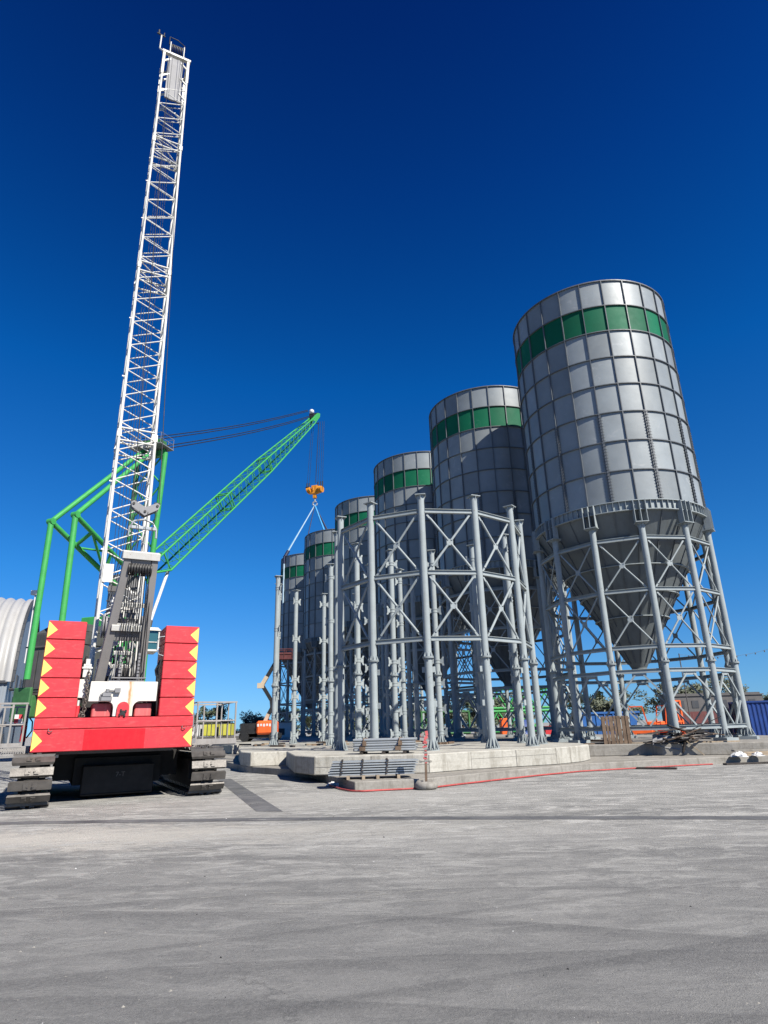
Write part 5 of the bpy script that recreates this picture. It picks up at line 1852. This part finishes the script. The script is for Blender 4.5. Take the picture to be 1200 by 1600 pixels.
# ------------------------------------------------------------------ background yard
def container(x, y, rot, L, W_, H_, mat, label):
    c = thing('container', label, 'container', (x, y, 0), rot)
    t = MB()
    n = int(L / 0.28)
    for side in (0, 1):
        yy = 0 if side == 0 else W_
        b = len(t.v)
        for k in range(n * 4 + 1):
            xk = L * k / (n * 4)
            o_ = 0.04 * (1 if k % 4 in (1, 2) else 0) * (1 if side == 0 else -1)
            t.v.append((xk, yy + o_, 0.15)); t.v.append((xk, yy + o_, H_ - 0.1))
        for k in range(n * 4):
            t.face((b + 2 * k, b + 2 * k + 2, b + 2 * k + 3, b + 2 * k + 1))
    t.box(0, 0.05, H_ - 0.14, L, W_ - 0.05, H_ - 0.08)
    t.build('side_wall', mat, c)
    t = MB()
    for (xa, ya) in ((0, 0), (L, 0), (0, W_), (L, W_)):
        t.obox((xa, ya, H_ / 2), 0.16, 0.16, H_)
    for zz in (0.1, H_ - 0.06):
        for ya in (0, W_):
            t.box(0, ya - 0.06, zz - 0.06, L, ya + 0.06, zz + 0.06)
        for xa in (0, L):
            t.box(xa - 0.06, 0, zz - 0.06, xa + 0.06, W_, zz + 0.06)
    t.build('corner_frame', mat, c)
    t = MB(); t.box(-0.02, 0.08, 0.15, 0.03, W_ / 2 - 0.01, H_ - 0.1); t.box(-0.02, W_ / 2 + 0.01, 0.15, 0.03, W_ - 0.08, H_ - 0.1)
    for ya in (0.4, 0.9, W_ - 0.9, W_ - 0.4):
        t.tube((-0.05, ya, 0.15), (-0.05, ya, H_ - 0.12), 0.025, 6)
    t.build('door', M['navy'], c)
    return c


container(25.0, 46.5, R(-12), 6.0, 2.4, 2.95, M['blue'], 'blue shipping container with dark doors at the right edge')
container(30.5, 58.0, R(5), 6.0, 2.4, 2.7, M['mgrey'], 'grey shipping container half hidden behind the right silo legs')
sk = thing('waste_skip', 'bright blue open skip behind the upright pallet', 'skip', (18.0, 62.0, 0))
t = MB()
t.hexa([(0.6, 0, 0.3), (5.0, 0, 0.3), (5.0, 2.2, 0.3), (0.6, 2.2, 0.3), (0, 0, 2.6), (5.6, 0, 2.6), (5.6, 2.2, 2.6), (0, 2.2, 2.6)])
t.build('body', M['skipblue'], sk)
t = MB(); t.box(-0.1, -0.12, 2.5, 5.7, 0, 2.68); t.box(-0.1, 2.2, 2.5, 5.7, 2.32, 2.68)
for k in range(6):
    t.box(0.7 + 0.8 * k, -0.08, 0.4, 0.82 + 0.8 * k, 0, 2.5)
t.build('rim', M['skipblue'], sk)


def forklift(x, y, rot, label):
    f_ = thing('forklift', label, 'forklift', (x, y, 0), rot, 'orange forklifts in the back yard')
    t = MB(); t.box(-0.6, -1.2, 0.45, 0.6, 1.0, 1.35); t.box(-0.55, -1.55, 0.4, 0.55, -0.9, 1.7)
    t.build('body', M['orange'], f_, bevel=0.06)
    t = MB()
    for sg in (-1, 1):
        t.beam((sg * 0.55, -0.9, 1.4), (sg * 0.5, -0.6, 3.0), 0.08, 0.08); t.beam((sg * 0.55, 0.9, 1.3), (sg * 0.5, 0.5, 3.0), 0.08, 0.08); t.beam((sg * 0.5, -0.6, 3.0), (sg * 0.5, 0.5, 3.0), 0.08, 0.08)
    for k in range(5):
        t.beam((-0.5, -0.6 + 0.27 * k, 3.02), (0.5, -0.6 + 0.27 * k, 3.02), 0.05, 0.05)
    t.build('overhead_guard', M['orange'], f_)
    t = MB()
    for sg in (-1, 1):
        t.box(sg * 0.42 - 0.07, 1.15, 0.2, sg * 0.42 + 0.07, 1.3, 3.4)
    for zz in (0.5, 1.6, 3.3):
        t.box(-0.45, 1.17, zz, 0.45, 1.27, zz + 0.12)
    t.build('mast', M['orange'], f_)
    for sx in (-1, 1):
        for yy, r_ in ((-0.9, 0.36), (0.75, 0.45)):
            MB().tube((sx * 0.45, yy, r_), (sx * 0.75, yy, r_), r_, 16).build('wheel', M['tyre'], f_)
    t = MB(); t.box(-0.35, 1.3, 0.15, -0.2, 2.5, 0.22); t.box(0.2, 1.3, 0.15, 0.35, 2.5, 0.22)
    t.build('fork', M['black'], f_)


forklift(22.0, 58.5, R(70), 'orange forklift nearest the blue skip, seen behind the silo hopper')
forklift(24.6, 58.0, R(200), 'orange forklift further right, framed by the diamond bracing')
tr = thing('rail_wagon', 'grey and brown wagon body with small windows behind the right silo legs', 'wagon', (32.5, 75, 0), R(3))
MB().box(0, 0, 1.0, 11, 2.8, 2.6).build('lower_body', M['brown'], tr)
MB().box(0.02, 0.03, 2.6, 10.98, 2.77, 4.3).build('upper_body', M['dgrey'], tr)  # dark grey stands in for the shade on the wagon
t = MB(); t.ring([(1.46, 0), (1.5, 0.0)], 3)
t = MB(); t.prism([(-0.1, -0.1), (11.1, -0.1), (11.1, 2.9), (-0.1, 2.9)], 4.3, 4.42); t.prism([(-0.05, 0.5), (11.05, 0.5), (11.05, 2.3), (-0.05, 2.3)], 4.42, 4.62)
t.build('roof', M['dgrey'], tr)
for k in range(6):
    MB().box(0.7 + 1.7 * k, -0.02, 3.0, 1.5 + 1.7 * k, 0.02, 3.8).build('window', M['hutdark'], tr)
t = MB(); t.box(0.5, 0.3, 0.5, 10.5, 2.5, 1.0)
for x in (1.5, 3, 8, 9.5):
    for y in (0.4, 2.4):
        t.tube((x, y - 0.1, 0.5), (x, y + 0.1, 0.5), 0.5, 14)
t.build('running_gear', M['black'], tr)


def lattice_section(x, y, z, L, w_, rot, mat, label, group):
    o = thing('lattice_section', label, 'crane section', (x, y, z), rot, group)
    t = MB()
    for yy in (0, w_):
        for zz in (0.1, w_):
            t.tube((0, yy, zz), (L, yy, zz), 0.13, 8)
    n = int(L / w_)
    for k in range(n):
        a, b_ = L * k / n, L * (k + 1) / n
        m_ = (a + b_) / 2
        for yy in (0, w_):
            t.tube((a, yy, 0.1), (m_, yy, w_), 0.085, 6); t.tube((m_, yy, w_), (b_, yy, 0.1), 0.085, 6)
        for zz in (0.1, w_):
            t.tube((a, 0, zz), (m_, w_, zz), 0.085, 6); t.tube((m_, w_, zz), (b_, 0, zz), 0.085, 6)
    for a in (0, L):
        t.beam((a, 0, 0.1), (a, w_, 0.1), 0.2, 0.2); t.beam((a, 0, w_), (a, w_, w_), 0.2, 0.2)
        t.beam((a, 0, 0.1), (a, 0, w_), 0.2, 0.2); t.beam((a, w_, 0.1), (a, w_, w_), 0.2, 0.2)
    t.build('truss', mat, o)
    return o


lattice_section(11.0, 75, 0.9, 9.0, 2.3, R(4), M['green'], 'lower green crane section stored behind the silo legs', 'stored crane sections')
lattice_section(11.4, 75.1, 3.45, 8.6, 2.3, R(4), M['green'], 'upper green crane section stacked behind the silo legs', 'stored crane sections')
lattice_section(3.5, 72, 0.9, 6.5, 2.4, R(30), M['greendk'], 'shaded green crane section lying left of the stacked pair', 'stored crane sections')  # darker green than the stacked pair paints in the shade on this section
fb = thing('flatbed_trailer', 'dark low trailer under the stacked green crane sections', 'trailer', (2.5, 74.2, 0))
MB().box(0, 0, 0.6, 19, 3.4, 0.88).build('bed', M['black'], fb)
t = MB()
for x in (1.5, 2.8, 12, 13.3, 14.6, 17.5):
    for y in (0.2, 2.9):
        t.tube((x, y, 0.42), (x, y + 0.3, 0.42), 0.42, 16)
t.build('wheel_set', M['tyre'], fb)
for k, (x, y, w_, h_, mat, lab) in enumerate(((12.3, 70, 1.1, 2.4, 'orange', 'orange red steel tank standing before the green crane sections'), (16.9, 70, 1.2, 1.5, 'red', 'low red tank beneath the right end of the green sections'))):
    o = thing('fuel_tank', lab, 'tank', (x, y, 0))
    MB().box(-w_ / 2, -0.6, 0.2, w_ / 2, 0.6, h_).build('tank_body', M[mat], o, bevel=0.1)
    t = MB(); t.tube((0.2, 0, h_), (0.2, 0, h_ + 0.15), 0.15, 10); t.box(-w_ / 2 - 0.05, -0.5, 0, -w_ / 2 + 0.1, 0.5, 0.2); t.box(w_ / 2 - 0.1, -0.5, 0, w_ / 2 + 0.05, 0.5, 0.2)
    t.build('filler_cap', M['dgrey'], o)
o = MB().ring([(0.02, 0), (0.5, 0), (0.5, 0.7), (0.53, 0.72), (0.5, 0.74), (0.5, 1.4), (0.53, 1.42), (0.5, 1.44), (0.5, 2.2), (0.02, 2.2)], 24, closed=False, smooth=True).build('barrel', M['blue'], loc=(14.2, 69.5, 0))
tag(o, 'tall blue barrel between the orange tank and the silo leg', 'barrel')
fl = thing('bin_trailer', 'low dark trailer carrying yellow bins behind the crane catwalk', 'trailer', (-24.5, 73.5, 0))
MB().box(0, 0, 0.9, 8.5, 2.6, 1.3).build('bed', M['dgrey'], fl)
t = MB()
for x in (1.2, 2.4, 6.5):
    for y in (0.2, 2.2):
        t.tube((x, y, 0.5), (x, y + 0.3, 0.5), 0.5, 16)
t.build('wheel_set', M['tyre'], fl)
for k, (x, mat, lab) in enumerate(((-22.2, 'tarp', 'white bin on the trailer, leftmost of the three'), (-20.35, 'limebin', 'yellow bin in the middle of the trailer'), (-18.6, 'limebin', 'yellow bin at the right end of the trailer'))):
    o = thing('storage_bin', lab, 'bin', (x, 74.6, 1.3))
    MB().box(-0.72, -0.7, 0.08, 0.72, 0.7, 1.38).build('bin_body', M[mat], o, bevel=0.06)
    t = MB()
    for q in range(4):
        t.box(-0.74 + 0.46 * q, -0.73, 0.0, -0.66 + 0.46 * q, -0.703, 1.36)
    t.box(-0.75, -0.74, 1.38, 0.75, 0.74, 1.42)
    t.build('cage', M['dgrey'], o)
for k, (x, y, mat, lab) in enumerate(((-14.2, 86, 'tarp', 'white van sized cabin glimpsed between the leftmost columns'), (-10.5, 120, 'tarp', 'white cabin glimpsed far off between the middle columns'))):
    o = thing('site_cabin', lab, 'cabin', (x, y, 0))
    MB().box(-1.8, -1.2, 0.2, 1.8, 1.2, 2.7).build('cabin_wall', M[mat], o)
    t = MB(); t.box(-0.6, -1.23, 1.2, 0.6, -1.205, 2.0); t.build('window', M['hutdark'], o)
    t = MB(); t.box(-1.9, -1.3, 2.7, 1.9, 1.3, 2.82); t.build('roof', M['mgrey'], o)
# thin festoon cable with bulbs at the right
t = MB()
pts = [Vector((27.5 + 0.9 * k, 60, 7.6 - 1.0 * math.sin(math.pi * k / 14) + 0.12 * k)) for k in range(15)]
t.path(pts, 0.012, 5)
for p in pts[1::1]:
    t.tube(p, p - Vector((0, 0, 0.16)), 0.05, 6)
t.tube((27.5, 60, 0), (27.5, 60, 7.7), 0.05, 6); t.tube((40.1, 60, 0), (40.1, 60, 9.3), 0.05, 6)
tag(t.build('festoon_cable', M['dgrey']), 'festoon cable with small bulbs sagging above the blue container', 'cable')


# ------------------------------------------------------------------ trees
def make_tree(h, wdt, seed, mat, leaf, nl):
    rr = random.Random(seed)
    o = thing('olive_tree', 'x', 'tree', (0, 0, 0), 0, 'trees beyond the yard')
    t = MB()
    t.path([(0, 0, 0), (0.08, 0.03, h * 0.15), (0.0, 0.1, h * 0.3)], 0.16, 7)
    tips = []
    for k in range(7):
        a = k * 0.9 + rr.uniform(-.3, .3)
        e = Vector((math.cos(a) * wdt * rr.uniform(.2, .36), math.sin(a) * wdt * rr.uniform(.2, .36), h * rr.uniform(.5, .85)))
        t.tube((0, 0.08, h * rr.uniform(.2, .3)), e, 0.07, 5, 0.025)
        tips.append(e)
    t.build('trunk', M['trunk'], o)
    c = MB()
    cl = [(tp + Vector((rr.gauss(0, .12 * wdt), rr.gauss(0, .12 * wdt), rr.gauss(0, .05 * h))), rr.uniform(.14, .27) * wdt) for tp in tips for _ in range(3)]
    cl += [(Vector((rr.gauss(0, .28 * wdt), rr.gauss(0, .28 * wdt), h * rr.uniform(.22, .9))), rr.uniform(.10, .2) * wdt) for _ in range(10)]
    for k in range(nl):
        ctr, r_ = rr.choice(cl)
        d = Vector((rr.gauss(0, 1), rr.gauss(0, 1), rr.gauss(0, 1))).normalized() * r_ * rr.random() ** 0.4
        p = ctr + Vector((d.x, d.y, d.z * 0.75))
        if p.z < 0.1: continue
        ax = Vector((rr.gauss(0, 1), rr.gauss(0, 1), rr.gauss(0, .7))).normalized()
        bx = ax.orthogonal().normalized()
        s1, s2 = leaf * rr.uniform(.7, 1.4), leaf * rr.uniform(.3, .55)
        b = c.add([p - ax * s1 - bx * s2, p + ax * s1 * .2 - bx * s2, p + ax * s1, p + ax * s1 * .2 + bx * s2])
        c.face((b, b + 1, b + 2, b + 3))
    c.build('crown', mat, o)
    return o


protos = [make_tree(5.6, 5.0, 1, M['leaf'], 0.22, 2400), make_tree(6.4, 5.6, 2, M['leaf'], 0.24, 2600), make_tree(5.0, 5.2, 3, M['leaf2'], 0.22, 2400), make_tree(6.8, 4.8, 4, M['leaf2'], 0.24, 2400)]
ptrees = [tree_of(p) for p in protos]
rr = random.Random(9)
spots = []
x = -52.0
while x < -16:
    spots.append((x, rr.uniform(100, 116), rr.uniform(0.78, 0.98))); x += rr.uniform(2.6, 3.8)
x = -15.0
while x < 26:
    spots.append((x, rr.uniform(116, 130), rr.uniform(0.9, 1.1))); x += rr.uniform(1.9, 2.8)
x = 27.0
while x < 66:
    spots.append((x, rr.uniform(88, 104), rr.uniform(0.8, 1.12))); x += rr.uniform(2.8, 4.2)
used = set()
for k, (x, y, s_) in enumerate(spots):
    q = rr.randrange(4)
    if q not in used:
        o = protos[q]; used.add(q)
    else:
        o = copy_tree(ptrees[q])
    o.location = (x, y, 0); o.rotation_euler = (0, 0, rr.uniform(0, 6.28)); o.scale = (s_, s_, s_ * rr.uniform(.9, 1.1))
    if x < -16:
        o['label'] = 'grey green bushy tree in the line behind the orange boom lift'; o['group'] = 'trees behind the boom lift'
    elif x < 26:
        o['label'] = 'far tree glimpsed between the legs of the silos'; o['group'] = 'trees behind the silo legs'
    else:
        o['label'] = 'bushy tree in the line behind the orange forklifts'; o['group'] = 'trees behind the forklifts'
